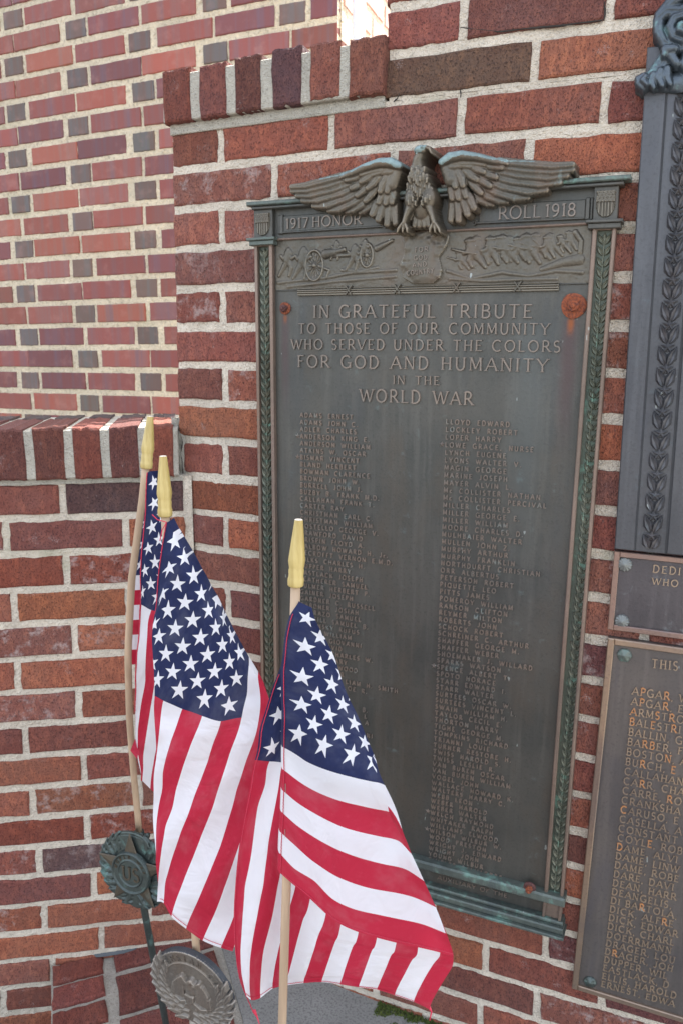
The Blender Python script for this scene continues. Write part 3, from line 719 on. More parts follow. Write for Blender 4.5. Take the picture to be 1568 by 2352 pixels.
# ------------------------------------------------------------------ main honour-roll tablet
tab = thing('bronze_tablet', WM.P(-.39, -.98, 0)[0], 'large green-brown bronze honor roll tablet topped by a spread eagle', 'memorial tablet')
HF_, HR = .012, .022
def PX(x, y, h=HR): return ZP(x, y, h)
aL = PX(586, 800)[0]; aR = PX(1398, 784)[0]
zS0 = PX(592, 556)[1]; zS1 = PX(1288, 2072)[1]
aLi = PX(626, 800)[0]; aRi = PX(1345, 784+0)[0]
mb = MB(); zb2 = PX(1288, 2150)[1]
mb.box(aL+.002, aR-.002, zb2+.004, PX(575, 470)[1], .001, HF_, .001)
mb.on(WM, 'back_plate', FIELD, tab)
wO, wI = .0052, .0062
for (l, r_) in ((aL, aLi), (aRi, aR)):
    mb = MB(); left = l == aL
    o1, i1 = (wO, wI) if left else (wI, wO)
    mb.box(l, l+o1, zS1, zS0, .002, HR, .0012); mb.box(r_-i1, r_, zS1, zS0, .002, HR+.0002, .0012)
    mb.box(l+o1-.001, r_-i1+.001, zS0-.007, zS0-.0004, .002, HR-.0006, .001)
    mb.on(WM, 'frame_rail', FRAME, tab)
    mb = MB(); mb.box(l+.002, r_-.002, zS1+.002, zS0-.001, .011, HF_+.0012); mb.on(WM, 'frame_recess', RECESS, tab)
# laurel leaves of the two uprights
def leaf_mesh(name, L, W, T, mat, crease=.5, tipdir=1):
    pts = []; n = 6
    V = [(0, 0, 0)]; F = []
    out = [(0, 0), (.18, .33), (.42, .5), (.74, .30), (1, 0)]
    Vs = []
    for x, y in out: Vs.append((y*W, x*L))
    L_ = [(y*W, x*L, 0.) for x, y in out]; R_ = [(-y*W, x*L, 0.) for x, y in out[1:-1]]
    mid = [(0, x*L, T*(.55 if 0 < x < 1 else .30)) for x, y in out]
    up = [(v[0]*.52, v[1], T) for v in L_[1:-1]]; upr = [(v[0]*.52, v[1], T) for v in R_]
    V = L_+R_+mid+up+upr                      # L 0-4, R 5-7, mid 8-12, up 13-15, upr 16-18
    F = [(0, 1, 13, 8), (1, 2, 14, 13), (2, 3, 15, 14), (3, 4, 12, 15), (8, 13, 9), (13, 14, 10, 9), (14, 15, 11, 10), (15, 12, 11),
         (0, 8, 16, 5), (5, 16, 17, 6), (6, 17, 18, 7), (7, 18, 12, 4), (8, 9, 16), (9, 10, 17, 16), (10, 11, 18, 17), (11, 12, 18)]
    V = [(x, -t, y) for x, y, t in V]
    me = bpy.data.meshes.new(name); me.from_pydata(V, [], F); me.materials.append(mat); me.update()
    me.uv_layers.new(name='UVMap')
    return me
def put_local(me, name, wall, a, z, h, rot, parent, sx=1, sz=1, mirror=1):
    c = wall.P(a, z, h)[0]; p1 = wall.P(a+.02, z, h)[0]; q1 = wall.P(a, z+.02, h)[0]
    X = (p1-c)/.02; Zv = (q1-c)/.02; Y = np.cross(Zv, X); Y /= np.linalg.norm(Y)
    X2 = (X*math.cos(rot)+Zv*math.sin(rot))*sx*mirror; Z2 = (-X*math.sin(rot)+Zv*math.cos(rot))*sz
    m = Matrix.Identity(4)
    for q in range(3): m[q][0] = X2[q]; m[q][1] = Y[q]; m[q][2] = Z2[q]; m[q][3] = c[q]
    return inst(name, me, m, parent)
leafA = leaf_mesh('laurel_leaf', .0175, .0095, .0042, LEAFM)
sp = .0154; nn_ = int((zS0-zS1-.02)/sp)
for (l, r_) in ((aL+wO, aLi-wI), (aRi+wI, aR-wO)):
    ac = (l+r_)/2
    for k in range(nn_):
        zc = zS0-.026-k*sp
        for s_ in (-1, 1):
            put_local(leafA, 'laurel_leaf', WM, ac+s_*.0006, zc+random.uniform(-.0004, .0004), HF_+.001, -s_*math.radians(29+random.uniform(-3, 3)), tab)
    mb = MB(); mb.box(ac-.0007, ac+.0007, zS1+.006, zS0-.012, HF_, HF_+.0042, .0004); mb.on(WM, 'laurel_stem', LEAFM, tab)
    put_local(leafA, 'laurel_leaf', WM, ac, zS0-.024, HF_+.001, 0, tab, sx=.8, sz=.85)
# cornice, entablature, base mouldings
zc0 = PX(575, 481, .03)[1]; zc1 = (PX(562, 457, .036)[1]+PX(1446, 403, .036)[1])/2
acl, acr = PX(560, 458, .036)[0], PX(1446, 412, .036)[0]
zs_ = np.linspace(0, 1, 5)
mb = MB(); t_h = zc1-zc0
mb.box(acl, acr, zc1-.0065, zc1, .002, .029, .0015); mb.on(WM, 'cornice', GREEN, tab)
mb = MB(); mb.box(acl+.007, acr-.007, zc0+.0105, zc1-.0065, .002, .0225)
k = 0; a = acl+.008
while a < acr-.012: mb.box(a, a+.0042, zc0+.0105, zc1-.0068, .0225, .0255, .0006); a += .0072
mb.on(WM, 'dentil_band', FIELD, tab)
mb = MB(); mb.box(acl+.009, acr-.009, zc0, zc0+.0045, .002, .0265, .0012); mb.box(acl+.011, acr-.011, zc0+.0045, zc0+.0108, .002, .0235, .001); mb.on(WM, 'cornice_moulding', FIELD, tab)
# capital blocks with shields, and their ledges
zq0 = PX(600, 562, .03)[1]; zq1 = PX(600, 545, .03)[1]
for side, (l, r_) in enumerate(((aL, aLi), (aRi, aR))):
    mb = MB(); mb.box(l-.0005, r_+.0005, zq1, zc0, .002, .021, .001); mb.on(WM, 'capital_block', FIELD, tab)
    mb = MB(); mb.box(l-.009, r_+.009, zq1-.0045, zq1, .002, .032, .001); mb.box(l-.006, r_+.006, zq0, zq1-.0045, .002, .028, .001)
    mb.on(WM, 'capital_ledge', GREEN if side == 0 else FIELD, tab)
    h = HF(l+.002, r_-.002, zq1+.002, zc0-.003, .0009); ac = (l+r_)/2; zt = zc0-.006; zbm = zq1+.0045; W2 = .0125; hh = zt-zbm
    X = (h.A-ac)/W2; Y = (h.Z-zbm)/hh
    edge = np.where(Y < .45, np.sqrt(np.clip(1-((.45-Y)/.47)**2, 0, 1)), 1)*np.where((Y > .78) & (Y < .9), .93, 1)
    ins = (np.abs(X) < edge) & (Y > 0) & (Y < 1)
    stripe = (np.mod((h.A-ac)/.0042+.25, 1) < .55)
    top = Y > .55
    stars_ = ((np.mod((h.A-ac)/.0048+np.floor(Y*9) % 2*.5, 1)-.5)**2+(np.mod(Y*9, 1)-.5)**2) < .05
    h.up(np.where(top, .0245+.0008*stars_, .0225+.0014*stripe), ins)
    h.build(lambda A, Z_, H_: WM.P(A, Z_, H_), 'shield', RELIEF, tab, base=.021, smooth=False)
# honour / roll scroll panels
for (x0, y0, x1, y1) in ((646, 494, 873, 533), (1088, 459, 1355, 509)):
    if x0 < 900: l, r_ = PX(x0, 515)[0], PX(x1, 500)[0]
    else: l, r_ = PX(1096, 500)[0], PX(1342, 480)[0]
    zt = zc0-.0045; zb_ = zt-.034
    zt, zb_ = PX(700, 493, .014)[1], PX(700, 530, .014)[1]
    if x0 > 900: zt, zb_ = PX(1250, 463, .014)[1], PX(1250, 504, .014)[1]
    mb = MB(); mb.box(l, r_, zb_, zt, HF_, .0155, .001)
    mb.box(l if x0 < 900 else l-.006, r_+(.006 if x0 < 900 else 0), zb_-.0022, zb_+.0008, HF_, .0172, .0008)
    e = l-.006 if x0 < 900 else r_
    mb.box(e, e+.006, zb_-.003, zt+.002, HF_, .0175, .001); mb.box(e+(-.004 if x0 < 900 else .006), e+(.0 if x0 < 900 else .010), zb_-.003, zt+.002, HF_, .0150, .001)
    ce = r_+.006 if x0 < 900 else l-.006
    V = []; F = []; n_p = 22
    path_ = [(ce+(.0045-.00017*i)*math.cos(i*.5), zb_-.0005+(.0045-.00017*i)*math.sin(i*.5)) for i in range(n_p)]
    ribbon(mb, path_, .0013, HF_, .019, lambda q: tuple(q))
    mb.on(WM, 'scroll_panel', FIELD, tab)
l1, r1 = PX(658, 521, .016), PX(831, 516, .016)
text_line(WM, '1917 HONOR', PX(657, 520, .016)[0], PX(700, 523, .016)[1], PX(833, 510, .016)[0], .0158, .0155, LETTER, tab, rise=.0026, gap=.09, space=.28)
text_line(WM, 'ROLL 1918', PX(1143, 500, .016)[0], PX(1230, 500, .016)[1], PX(1325, 480, .016)[0], .0175, .0155, LETTER, tab, rise=.0026, gap=.09, space=.2)
# mouldings round the battle panel
zm = (PX(640, 550, .016)[1]+PX(1350, 500+13, .016)[1])/2
mb = MB(); mb.box(aLi+.001, aRi-.001, zm-.0018, zm+.0018, HF_, .0185, .0014); mb.on(WM, 'moulding', FRAME, tab)
zpb = (PX(640, 664, .014)[1]+PX(1330, 655, .014)[1])/2
mb = MB(); mb.box(aLi+.004, aRi-.004, zpb-.001, zpb+.001, HF_, .0145, .0006); mb.on(WM, 'moulding', FIELD, tab)
rl0, rl1 = PX(681, 668, .02), PX(1281, 660, .02); zr = (PX(690, 667, .02)[1]+PX(1270, 659, .02)[1])/2
mb = MB()
for k in range(4): mb.box(rl0[0], rl1[0], zr-.0066+.0034*k, zr-.0066+.0030*(k+1), HF_, .0185-(.0015 if k in (0, 3) else 0), .0008)
for f in (.22, .415, .64, .86):
    a = rl0[0]+(rl1[0]-rl0[0])*f
    for sg in (-1, 1): ribbon(mb, [(a-.005, zr-.007*sg), (a+.005, zr+.007*sg)], .0022, HF_, .0205+.0001*sg, lambda q: tuple(q))
mb.on(WM, 'reeded_rod', RELIEF, tab)
# base mouldings
z1t, z1b = PX(1288, 2066, .03)[1], PX(1288, 2086, .03)[1]; z2t, z2b = PX(1288, 2124, .03)[1], PX(1288, 2150, .03)[1]
mb = MB(); mb.box(aL-.004, aR+.004, z1b, z1t, .002, .030, .003); mb.box(aL-.001, aR+.001, z1b-.003, z1b, .002, .024, .001); mb.on(WM, 'base_moulding', GREEN, tab)
mb = MB(); mb.box(aL-.004, aR+.004, z2t-.007, z2t, .002, .026, .002); mb.box(aL-.006, aR+.006, z2b+.004, z2t-.007, .002, .034, .002); mb.box(aL-.009, aR+.009, z2b-.002, z2b+.004, .002, .041, .0016); mb.on(WM, 'base_moulding', GREEN, tab)
for l, r_ in ((aL, aLi), (aRi, aR)):
    mb = MB(); mb.box(l, r_, z2t, z1b-.003, .002, .019, .001); mb.box(l, l+.005, z2t, z1b-.003, .019, .023, .001); mb.box(r_-.005, r_, z2t, z1b-.003, .019, .023, .001); mb.on(WM, 'base_block', FRAME, tab)
q = PX(1000, 2042, .013); q1 = PX(1168, 2088, .013)
text_line(WM, 'AUXILIARY OF THE.', PX(1003, 2040, .013)[0], (z1b+z2t)/2-.0045, q1[0], .0078, HF_, NAMEL, tab, serif=False, wgt=.16, gap=.16, space=.6)
# dedication
HD = [('IN GRATEFUL TRIBUTE', 719, 1228.5, 729.8, 730.5, 701.8, .55), ('TO THOSE OF OUR COMMUNITY', 685.4, 1266, 766, 769, 743, .75), ('WHO SERVED UNDER THE COLORS', 669.3, 1291.7, 802, 809, 779.5, .62),
      ('FOR GOD AND HUMANITY', 683.4, 1264.5, 843, 855.5, 815.8, .7), ('IN THE', 901.6, 1013.5, 882, 884.5, 862.5, .85), ('WORLD WAR', 826, 1091.5, 922, 931, 893.5, .8)]
for t, x0, x1, yb0, yb1, yt, spc in HD:
    A0 = ZP(x0, yb0, .014); A1 = ZP(x1, yb1, .014); At = ZP(x0, yt, .014)
    text_line(WM, t, A0[0], A0[1], A1[0], (At[1]-A0[1]), HF_, LETTER, tab, rot=math.atan2(A1[1]-A0[1], A1[0]-A0[0]), rise=.003, wgt=.165, gap=.22, space=spc)
LN = ['ADAMS ERNEST', 'ADAMS JOHN C.', 'ADLER CHARLES', '*ANDERSON KING E.', 'ANDERSON WILLIAM', 'ATKINS W. OSCAR', '*BISMAR VINCENT', 'BLAND HERBERT', 'BOWMAN CLARENCE', 'BROWN JOHN W.', 'BURRELL JOHN J.', 'BUZBY B. FRANK M.D.', 'CALLAHAN FRANK T.', 'CARTER RAY', 'CHRISTMAN EARL C.', 'CHRISTMAN WILLIAM', 'COSTELLO GEORGE V.', 'CRAWFORD DAVID', 'CRISPIN FLOYD A.', 'DALBOW HOWARD H. Jr.', 'DECROFFT VERNON E.M.D.', 'DILKS CHARLES H.', 'DUPPER HARRY', 'EASTLACK JOSEPH', 'FEATHERER SAMUEL', 'FULMER HERBERT P.', 'GAINER JOSEPH', 'GARDNER C. RUSSELL', 'GARDNER JOSIAH', 'GARRAZO SAMUEL', 'GASKILL SAMUEL B.', 'GAVENSKY RUFUS']
LP = [('WILLIAM', 746), ('GIOVANNI', 757), ('AVID', 752), ('CHARLES W.', 761), ('ARY', 770), ('WOOD', 777), ('R', 783), ('LIAM H. SMITH', 794), ('OE R.', 799), ('', 0), ('', 0), ('B.', 832), ('L', 836), ('A', 838), ('', 0), ('ONI', 830)]
RN = ['LLOYD EDWARD', 'LOCKLEY ROBERT', 'LOPER HARRY', '*LOWE GRACE, NURSE', 'LYNCH EUGENE', 'LYONS WALTER V.', 'MAGIN GEORGE', 'MARINE JOSEPH', 'MAYER ALVIN L.', 'Mc COLLISTER NATHAN', 'Mc COLLISTER PERCIVAL', 'MILLER CHARLES', 'MILLER GEORGE E.', 'MILLER WILLIAM', 'MOORE CHARLES D.', 'MULHBAIER WALTER', 'MULLEN JOHN Z.', 'MURPHY ARTHUR', 'MURPHY FRANKLIN', 'NORTHDURFT CHRISTIAN', 'ORR ALBERTUS', 'PETERSON ROBERT', 'PIQUETTE LEO', 'PITTS JAMES', 'POMEROY WILLIAM', 'RANSON CLIFTON', 'REYMER MILTON', 'ROBERTS JOHN', 'SCHOCK ROBERT', 'SCHREINER C. ARTHUR', 'SHAFFER GEORGE M.', 'SHAFFER WEBER', 'SHOEMAKER J. WILLARD', 'SPARKS WATSON', '*SPENCE ALBERT T.', 'SPOTO HORACE', 'STARR EDWARD I.', 'STARR WALTER', 'SURTEES OSCAR W.', 'SURTEES VINCENT L.', 'SWAIN WILLIAM H.', 'TAYLOR CECIL E.', 'THORTON HARRY', 'TIGHE GEORGE M.', 'TOMPKINS RICHARD', 'TRIANNI LOUIE', 'TURNER RESTORE H.', 'TWISS HAROLD S.', 'TWISS LESLIE R.', 'VAN BUREN OSCAR', 'VAN BUREN WILLIAM', 'VOGEL JOHN', 'WALLACE HOWARD K.', 'WALTERS HARRY C.', 'WEBB LEON', 'WEBER HAROLD', 'WEBER WALTER', '*WELCH RAYMOND', 'WHITAKER RALPH', 'WILLIAMS ELWOOD', '*WILSON WILBUR W.', 'WOOD PRESTON', 'WRIGHT J. EDWARD', 'WRIGHT JOHN', 'YOUNG WILBUR', 'ZIMPLER SALVATORE', 'VAN BUREN MARTIN']
def star_mb(mb, c, R, h0, h1, ph=90, wallf=None):
    V = [(c[0]+(R if i % 2 == 0 else R*.42)*math.cos(math.radians(ph+36*i)), c[1]+(R if i % 2 == 0 else R*.42)*math.sin(math.radians(ph+36*i)), h0) for i in range(10)]+[(c[0], c[1], h1)]
    mb.add(V, [(i, (i+1) % 10, 10) for i in range(10)])
def name_row(t, a0, z0):
    NH = .0074; mb = MB(); star = t.startswith('*'); t = t.lstrip('*')
    words = t.split(' ')
    glyphs(mb, t, NH, HF_-.0003, HF_+.0030, lambda q: (a0+q[0], z0+q[1]+.010*0), wide=.95, wgt=.20, serif=False, gap=.40, space=1.2)
    if star: star_mb(mb, (a0-.0058, z0+.0035), .0052, HF_, HF_+.003)
    mb.on(WM, 'name_line', NAMEL, tab)
qa = ZP(690.4, 958, .013); qb = ZP(690.4, 918.6+1430*.18307, .013)
dzl = (qa[1]-qb[1])/14
for i, t in enumerate(LN): name_row(t, qa[0]+(qb[0]-qa[0])/14*i*.5, qa[1]-dzl*i)
for i, (t, x) in enumerate(LP):
    if t:
        zz_ = qa[1]-dzl*(len(LN)+i); yy_ = 1480+i*16
        name_row(t, ZP(x, yy_, .013)[0], zz_)
ra = ZP(1023.7, 973.6, .013); rb = ZP(1019, 1112, .013); rc = ZP(1003, 1513.7, .013); re_ = ZP(984, 1990, .013)
dz1 = (ra[1]-rc[1])/32; nR = len(RN)
dz1 = (ra[1]-re_[1])/(nR-1)
for i, t in enumerate(RN): name_row(t, ra[0]+(rc[0]-ra[0])*i/32*.6, ra[1]-dz1*i)
# bolts
def bolt(wall, c, h, r1, r2, m1, m2, parent, name='bolt'):
    mb = MB(); n = 20
    def cyl(r, h0, h1, n=20, bev=.15, wob=0):
        V = []
        for rr_, hh in ((r, h0), (r, h1-(h1-h0)*.3), (r*(1-bev), h1)):
            for k in range(n): t = 2*math.pi*k/n; q = rr_*(1+wob*math.sin(3*t+1)); V.append((c[0]+q*math.cos(t), c[1]+q*math.sin(t), hh))
        mb.add(V, [(j*n+k, j*n+(k+1) % n, (j+1)*n+(k+1) % n, (j+1)*n+k) for j in range(2) for k in range(n)]+[tuple(2*n+k for k in range(n))])
    cyl(r1, h, h+.004, wob=.03); b = mb.on(wall, name, m1, parent)
    mb = MB(); cyl(r2, h+.0035, h+.012, 7, .12, .05); cyl(r2*.45, h+.011, h+.016, 9, .3)
    mb.on(wall, 'nut', m2, b)
    return b
bolt(WM, ZP(1316, 702, .016), HF_, .0180, .0088, RUST, RUST, tab)
bolt(WM, ZP(653.5, 708, .016), HF_, .0100, .0062, RUST, RUSTD, tab)
bolt(WM, ZP(1214, 2041, .028), .0235, .0105, .0060, RUSTD, RUST, tab)
# battle relief
pz0, pz1 = zpb+.001, zm-.002
bp = HF(aLi+.003, aRi-.003, pz0, pz1, .0010)
gx, gz = bp.A, bp.Z
gnd = HF_+.0012+.0016*fbm(gx*40, gz*60, 2)*np.clip(1.25-(gz-pz0)/(pz1-pz0)*2.0, .05, 1)+.0009*(fbm(gx*120, gz*120, 3)-.5)
bp.H[:] = gnd
def E1(x, y): return ZP(545.4+.2929*x, 315.8+.2929*y, .014)
def E2(x, y): return ZP(947.3+.3296*x, 315.8+.3296*y, .014)
B0 = HF_+.0012
def fig(f, P, s=1.0):
    for pts, r, b in P: bp.path([f(*p) for p in pts], np.array(r)*s*.00042, B0, b*.0012)
def soldier(f, x, y, s, lean=.3, gun=True, fl=1):
    k1_ = random.uniform(.7, 1.25); k2_ = random.uniform(-.18, .18)
    g = lambda px, py: f(x+(px*(k1_ if py > -40 else 1)-py*k2_)*s*fl, y+py*s)
    P = [([g(0, 0), g(0, -1)], 8, 2.6), ([g(2, -1), g(2, 0)], 8, 2.6)]
    bp.ell(g(-4, -88), .0040*s, .0046*s, B0, .0034); bp.ell(g(-4, -94), .0056*s, .0024*s, B0, .0036)
    bp.path([g(0, -70), g(10, -40)], [.0052*s, .0044*s], B0, .0036)
    bp.path([g(6, -36), g(-6, -10), g(6, 16)], [.0038*s, .0029*s, .002*s], B0, .003)
    bp.path([g(14, -38), g(36, -12), g(56, 18)], [.0038*s, .0029*s, .002*s], B0, .003)
    bp.path([g(0, -70), g(-14, -46), g(-30, -40)], [.0034*s, .0028*s, .002*s], B0, .0034)
    if gun: bp.path([g(20, -38), g(-26, -44), g(-80, -58)], [.0016*s, .0016*s, .0008*s], B0+.0008, .003)
for x, y, s_, g_ in ((400, 880, 1.0, True), (520, 860, .95, False), (640, 850, .95, True), (715, 840, .8, False), (800, 850, 1.0, True), (920, 820, .75, False), (1040, 790, .6, False)):
    soldier(E2, x, y-8, s_*1.62, gun=g_, lean=0)
for x, y, s_ in ((455, 846, 1.1), (585, 838, 1.05), (675, 846, 1.1), (760, 832, 1.0), (860, 826, 1.1), (965, 806, .95), (1090, 770, .8), (330, 905, .8)):
    H0_ = bp.H.copy(); soldier(E2, x, y-8, s_*1.3, gun=x % 2 == 0); bp.H = np.maximum(H0_, H0_+(bp.H-H0_)*.6)
for P_ in (((240, 930), (400, 985), (620, 940), (800, 965), (1000, 930), (1180, 940)), ((260, 985), (500, 1000), (760, 990), (1000, 985))): bp.path([E2(*q) for q in P_], .0035, B0-.0008, .003)
for P_ in (((320, 1140), (500, 1120), (700, 1100), (900, 1060), (1240, 1040)), ((400, 1170), (760, 1130), (1000, 1110), (1240, 1090)), ((820, 1040), (960, 1050), (1100, 1020))): bp.path([E1(*q) for q in P_], .0035, B0-.0008, .003)
bp.path([E2(810, 690), E2(900, 760)], .0012, B0, .003); bp.path([E2(730, 730-.0), E2(860, 790)], .0012, B0, .003)
bp.path([E2(900, 920), E2(1040, 870), E2(1160, 850)], [.004, .006, .008], B0, .003); bp.path([E2(1130, 660), E2(1170, 720), E2(1165, 800)], .004, B0, .003)
def wheel(f, cx, cy, rx_, ry_, n=14):
    c = f(cx, cy); R1 = abs(f(cx+rx_, cy)[0]-c[0]); R2 = abs(f(cx, cy+ry_)[1]-c[1])
    ring = [(c[0]+R1*math.cos(t), c[1]+R2*math.sin(t)) for t in np.linspace(0, 2*math.pi, 33)]
    bp.path(ring, .0021, B0+.0006, .0032)
    for k in range(n): t = 2*math.pi*k/n; bp.path([c, (c[0]+R1*math.cos(t), c[1]+R2*math.sin(t))], .0008, B0, .0026)
    bp.ell(c, .0042, .0044, B0, .005)
wheel(E1, 605, 1005, 68, 118); wheel(E1, 1015, 925, 48, 92, 12)
bp.path([E1(690, 915), E1(765, 900)], [.0078, .0066], B0, .0055); bp.path([E1(765, 900), E1(840, 880)], [.0052, .0040], B0, .005)
bp.path([E1(1090, 870), E1(1140, 845), E1(1215, 808)], [.0050, .0042, .0022], B0, .004); bp.path([E1(740, 930), E1(900, 920)], .003, B0, .003)
bp.path([E1(640, 1010), E1(720, 1040), E1(700, 1100)], .0026, B0, .003)
for x, y, s_ in ((520, 1010, 1.35), (400, 1000, 1.2), (920, 960, 1.1), (1000, 900, .9), (780, 900, .8)):
    g = lambda px, py: E1(x+px*s_, y+py*s_)
    bp.ell(g(0, -92), .0042*s_, .0048*s_, B0, .0036); bp.path([g(0, -76), g(-8, -30)], [.0066*s_, .0058*s_], B0, .0038)
    bp.path([g(-6, -28), g(-34, 20), g(-60, 70)], [.0050*s_, .0036*s_, .0022*s_], B0, .003); bp.path([g(0, -28), g(18, 16), g(6, 70)], [.0050*s_, .0036*s_, .0022*s_], B0, .003)
    bp.path([g(0, -68), g(24, -44), g(44, -56)], [.0036*s_, .003*s_, .002*s_], B0, .0034); bp.path([g(-8, -66), g(-32, -42), g(-48, -60)], [.0034*s_, .0028*s_, .002*s_], B0, .0032)
bp.H += .0005*(fbm(gx*400, gz*400, 7)-.5)
bp.build(lambda A, Z_, H_: WM.P(A, Z_, H_), 'battle_relief', RELIEF, tab, base=HF_)
# rock with FOR GOD AND COUNTRY
rk = HF(*(lambda p, q: (p[0], q[0]))(ZP(905, 600, .02), ZP(1035, 600, .02)), ZP(965, 657, .02)[1], ZP(965, 528, .02)[1], .0010)
rkp = [ZP(x, y, .024) for x, y in ((921, 538), (940, 532), (985, 530), (1020, 527), (1027, 542), (1022, 562), (1004, 590), (1011, 618), (1008, 638), (992, 650), (945, 652), (922, 637), (914, 608), (925, 580), (927, 556))]
rk.poly(rkp, .020+.0045*(fbm(rk.A*55, rk.Z*55, 5, 3)-.5)*2)
m_ = rk.H > 0
cx_, cz_ = ZP(965, 600, .024)
flat = np.exp(-(((rk.A-cx_)/.022)**4+((rk.Z-cz_)/.028)**4))
rk.H = np.where(m_, rk.H*(1-flat)+.0215*flat, rk.H)
rk.build(lambda A, Z_, H_: WM.P(A, Z_, H_), 'rock_shield', RELIEF, tab, base=HF_)
for t, x0, x1, y0, y1 in (('FOR', 952, 986, 580, 576), ('GOD', 950, 984, 598, 595), ('AND', 947, 983, 615, 610), ('COUNTRY', 934, 998, 633, 625)):
    A0, A1 = ZP(x0, y0, .022), ZP(x1, y1, .022)
    text_line(WM, t, A0[0], A0[1], A1[0], .0068, .0215, LETTER, tab, serif=False, wgt=.17, gap=.28, rot=math.atan2(A1[1]-A0[1], A1[0]-A0[0])*.8, rise=.0016)
# ------------------------------------------------------------------ eagle
HE = .036
def PE(x, y): return np.array(ZP(x, y, HE))
e0 = PE(655, 440); e1 = PE(1325, 440)
eg = HF(e0[0], e1[0], PE(968, 545)[1], PE(975, 336)[1], .00105)
ac_ = PE(970, 430)[0]
def mir(pts): return [np.array([2*ac_-p[0], p[1]]) for p in pts]
mm = .00073
def feather(P, r, base, bulge=.0045, ridge=.0006):
    pts = [PE(*p) for p in P]
    for q in (pts, mir(pts)): eg.path(q, np.array(r)*mm, base, bulge, ridge)
prim = [([(858, 466), (845, 475), (832, 482), (822, 486)], .013), ([(850, 456), (830, 470), (808, 481), (792, 484)], .0145), ([(842, 446), (812, 465), (778, 480), (752, 482)], .016), ([(834, 436), (798, 456), (752, 472), (718, 472)], .0175),
        ([(826, 427), (784, 446), (732, 460), (694, 460)], .019), ([(818, 418), (768, 437), (716, 449), (682, 449)], .0205), ([(812, 409), (760, 427), (708, 438), (672, 439)], .022), ([(806, 402), (756, 416), (706, 428), (672, 430)], .024)]
for P, b in prim: feather(P, [9, 9, 8.5, 6.5], [b, b, b-.002, b-.005])
sec = [([(905, 452), (903, 485), (906, 511)], .014), ([(897, 450), (890, 484), (888, 514)], .016), ([(888, 448), (876, 480), (869, 504)], .018), ([(880, 445), (865, 472), (856, 492)], .0195)]
for P, b in sec: feather(P, [8, 10, 8], b)
cov = [([(868, 430), (856, 446), (842, 462)], .021), ([(858, 420), (842, 436), (824, 450)], .0225), ([(850, 410), (832, 424), (812, 434)], .024), ([(842, 400), (822, 410), (802, 416)], .026),
       ([(884, 432), (878, 450), (872, 466)], .022), ([(896, 432), (892, 452), (888, 468)], .022), ([(907, 430), (904, 450), (902, 466)], .021),
       ([(874, 410), (862, 424), (850, 434)], .026), ([(864, 400), (850, 412), (836, 420)], .0275), ([(890, 412), (882, 428), (878, 442)], .0265), ([(902, 410), (898, 428), (894, 442)], .0265)]
for P, b in cov: feather(P, [8.5, 9, 7], b)
feather([(916, 398), (905, 425)], [12, 14], .025, .007, 0)
for P, b in (([(904, 396), (880, 398), (862, 404)], .028), ([(884, 392), (860, 396), (836, 404)], .0285)): feather(P, [10, 9, 7], b)
feather([(922, 386), (905, 379), (880, 379), (850, 388), (815, 402), (790, 411)], [9, 11, 10, 9, 8, 5], [.030, .032, .032, .031, .028, .024], .007, 0)
# body, neck, head, thighs, feet, tail
for c_, rx_, ry_, b, bl in (((968, 432), 27, 34, .020, .020), ((949, 460), 15, 24, .026, .013), ((989, 457), 16, 24, .026, .013), ((968, 470), 22, 34, .016, .012)):
    p = PE(*c_); eg.ell(p, rx_*mm, ry_*mm*1.02, b, bl)
eg.path([PE(968, 415), PE(965, 392), PE(967, 372), PE(973, 358)], np.array([22, 15, 11.5, 11.5])*mm, [.026, .027, .028, .028], .015)
eg.ell(PE(975, 352), 15*mm, 10.5*mm, .033, .014); eg.path([PE(984, 348), PE(996, 350), PE(1001, 361)], np.array([6.5, 5.2, 2.2])*mm, .034, .010); eg.ell(PE(982, 349), 2.6*mm, 2.2*mm, .049, .002)
eg.path([PE(968, 352), PE(988, 346)], np.array([4, 4])*mm, .042, .003)
for sx_ in (-1, 1):
    x = 968+sx_*22
    eg.path([PE(x, 478), PE(x+sx_*8, 500), PE(x+sx_*12, 515)], np.array([10, 7, 7])*mm, .024, .012)
    for dx in (-10, 0, 9): eg.path([PE(x+sx_*12, 512), PE(x+sx_*14+dx, 528), PE(x+sx_*15+dx*1.2, 537)], np.array([5, 4.6, 2.6])*mm, .026, .009)
for dx in (-14, -5, 5, 14): eg.path([PE(968+dx*.6, 475), PE(968+dx, 500), PE(968+dx*1.2, 518)], np.array([8, 9, 7])*mm, .016, .006, .0006)
r7 = random.Random(7)
for i in range(130):                       # small breast and neck feathers
    t = r7.random(); t = t if t > .12 else t+.3; x = 968+r7.uniform(-1, 1)*(14+16*min(1, t*1.6)); y = 378+t*92
    if (x-968)**2/(30**2)+(y-430)**2/(56**2) > 1: continue
    p = PE(x, y); i_ = int(np.clip(round((p[0]-eg.a[0])/.00105), 0, len(eg.a)-1)); j_ = int(np.clip(round((p[1]-eg.z[0])/.00105), 0, len(eg.z)-1))
    hb = eg.H[i_, j_]
    if hb > .02: eg.path([p, PE(x, y+9)], np.array([3.4, 2.2])*mm, hb-.0022, .0034)
eg.H = np.where(eg.H > 0, eg.H+.018+.0006*(fbm(eg.A*500, eg.Z*500, 9)-.5), eg.H)
arm = [PE(*p) for p in ((922, 380), (905, 372), (880, 372), (850, 381), (815, 395), (790, 405), (740, 414))]
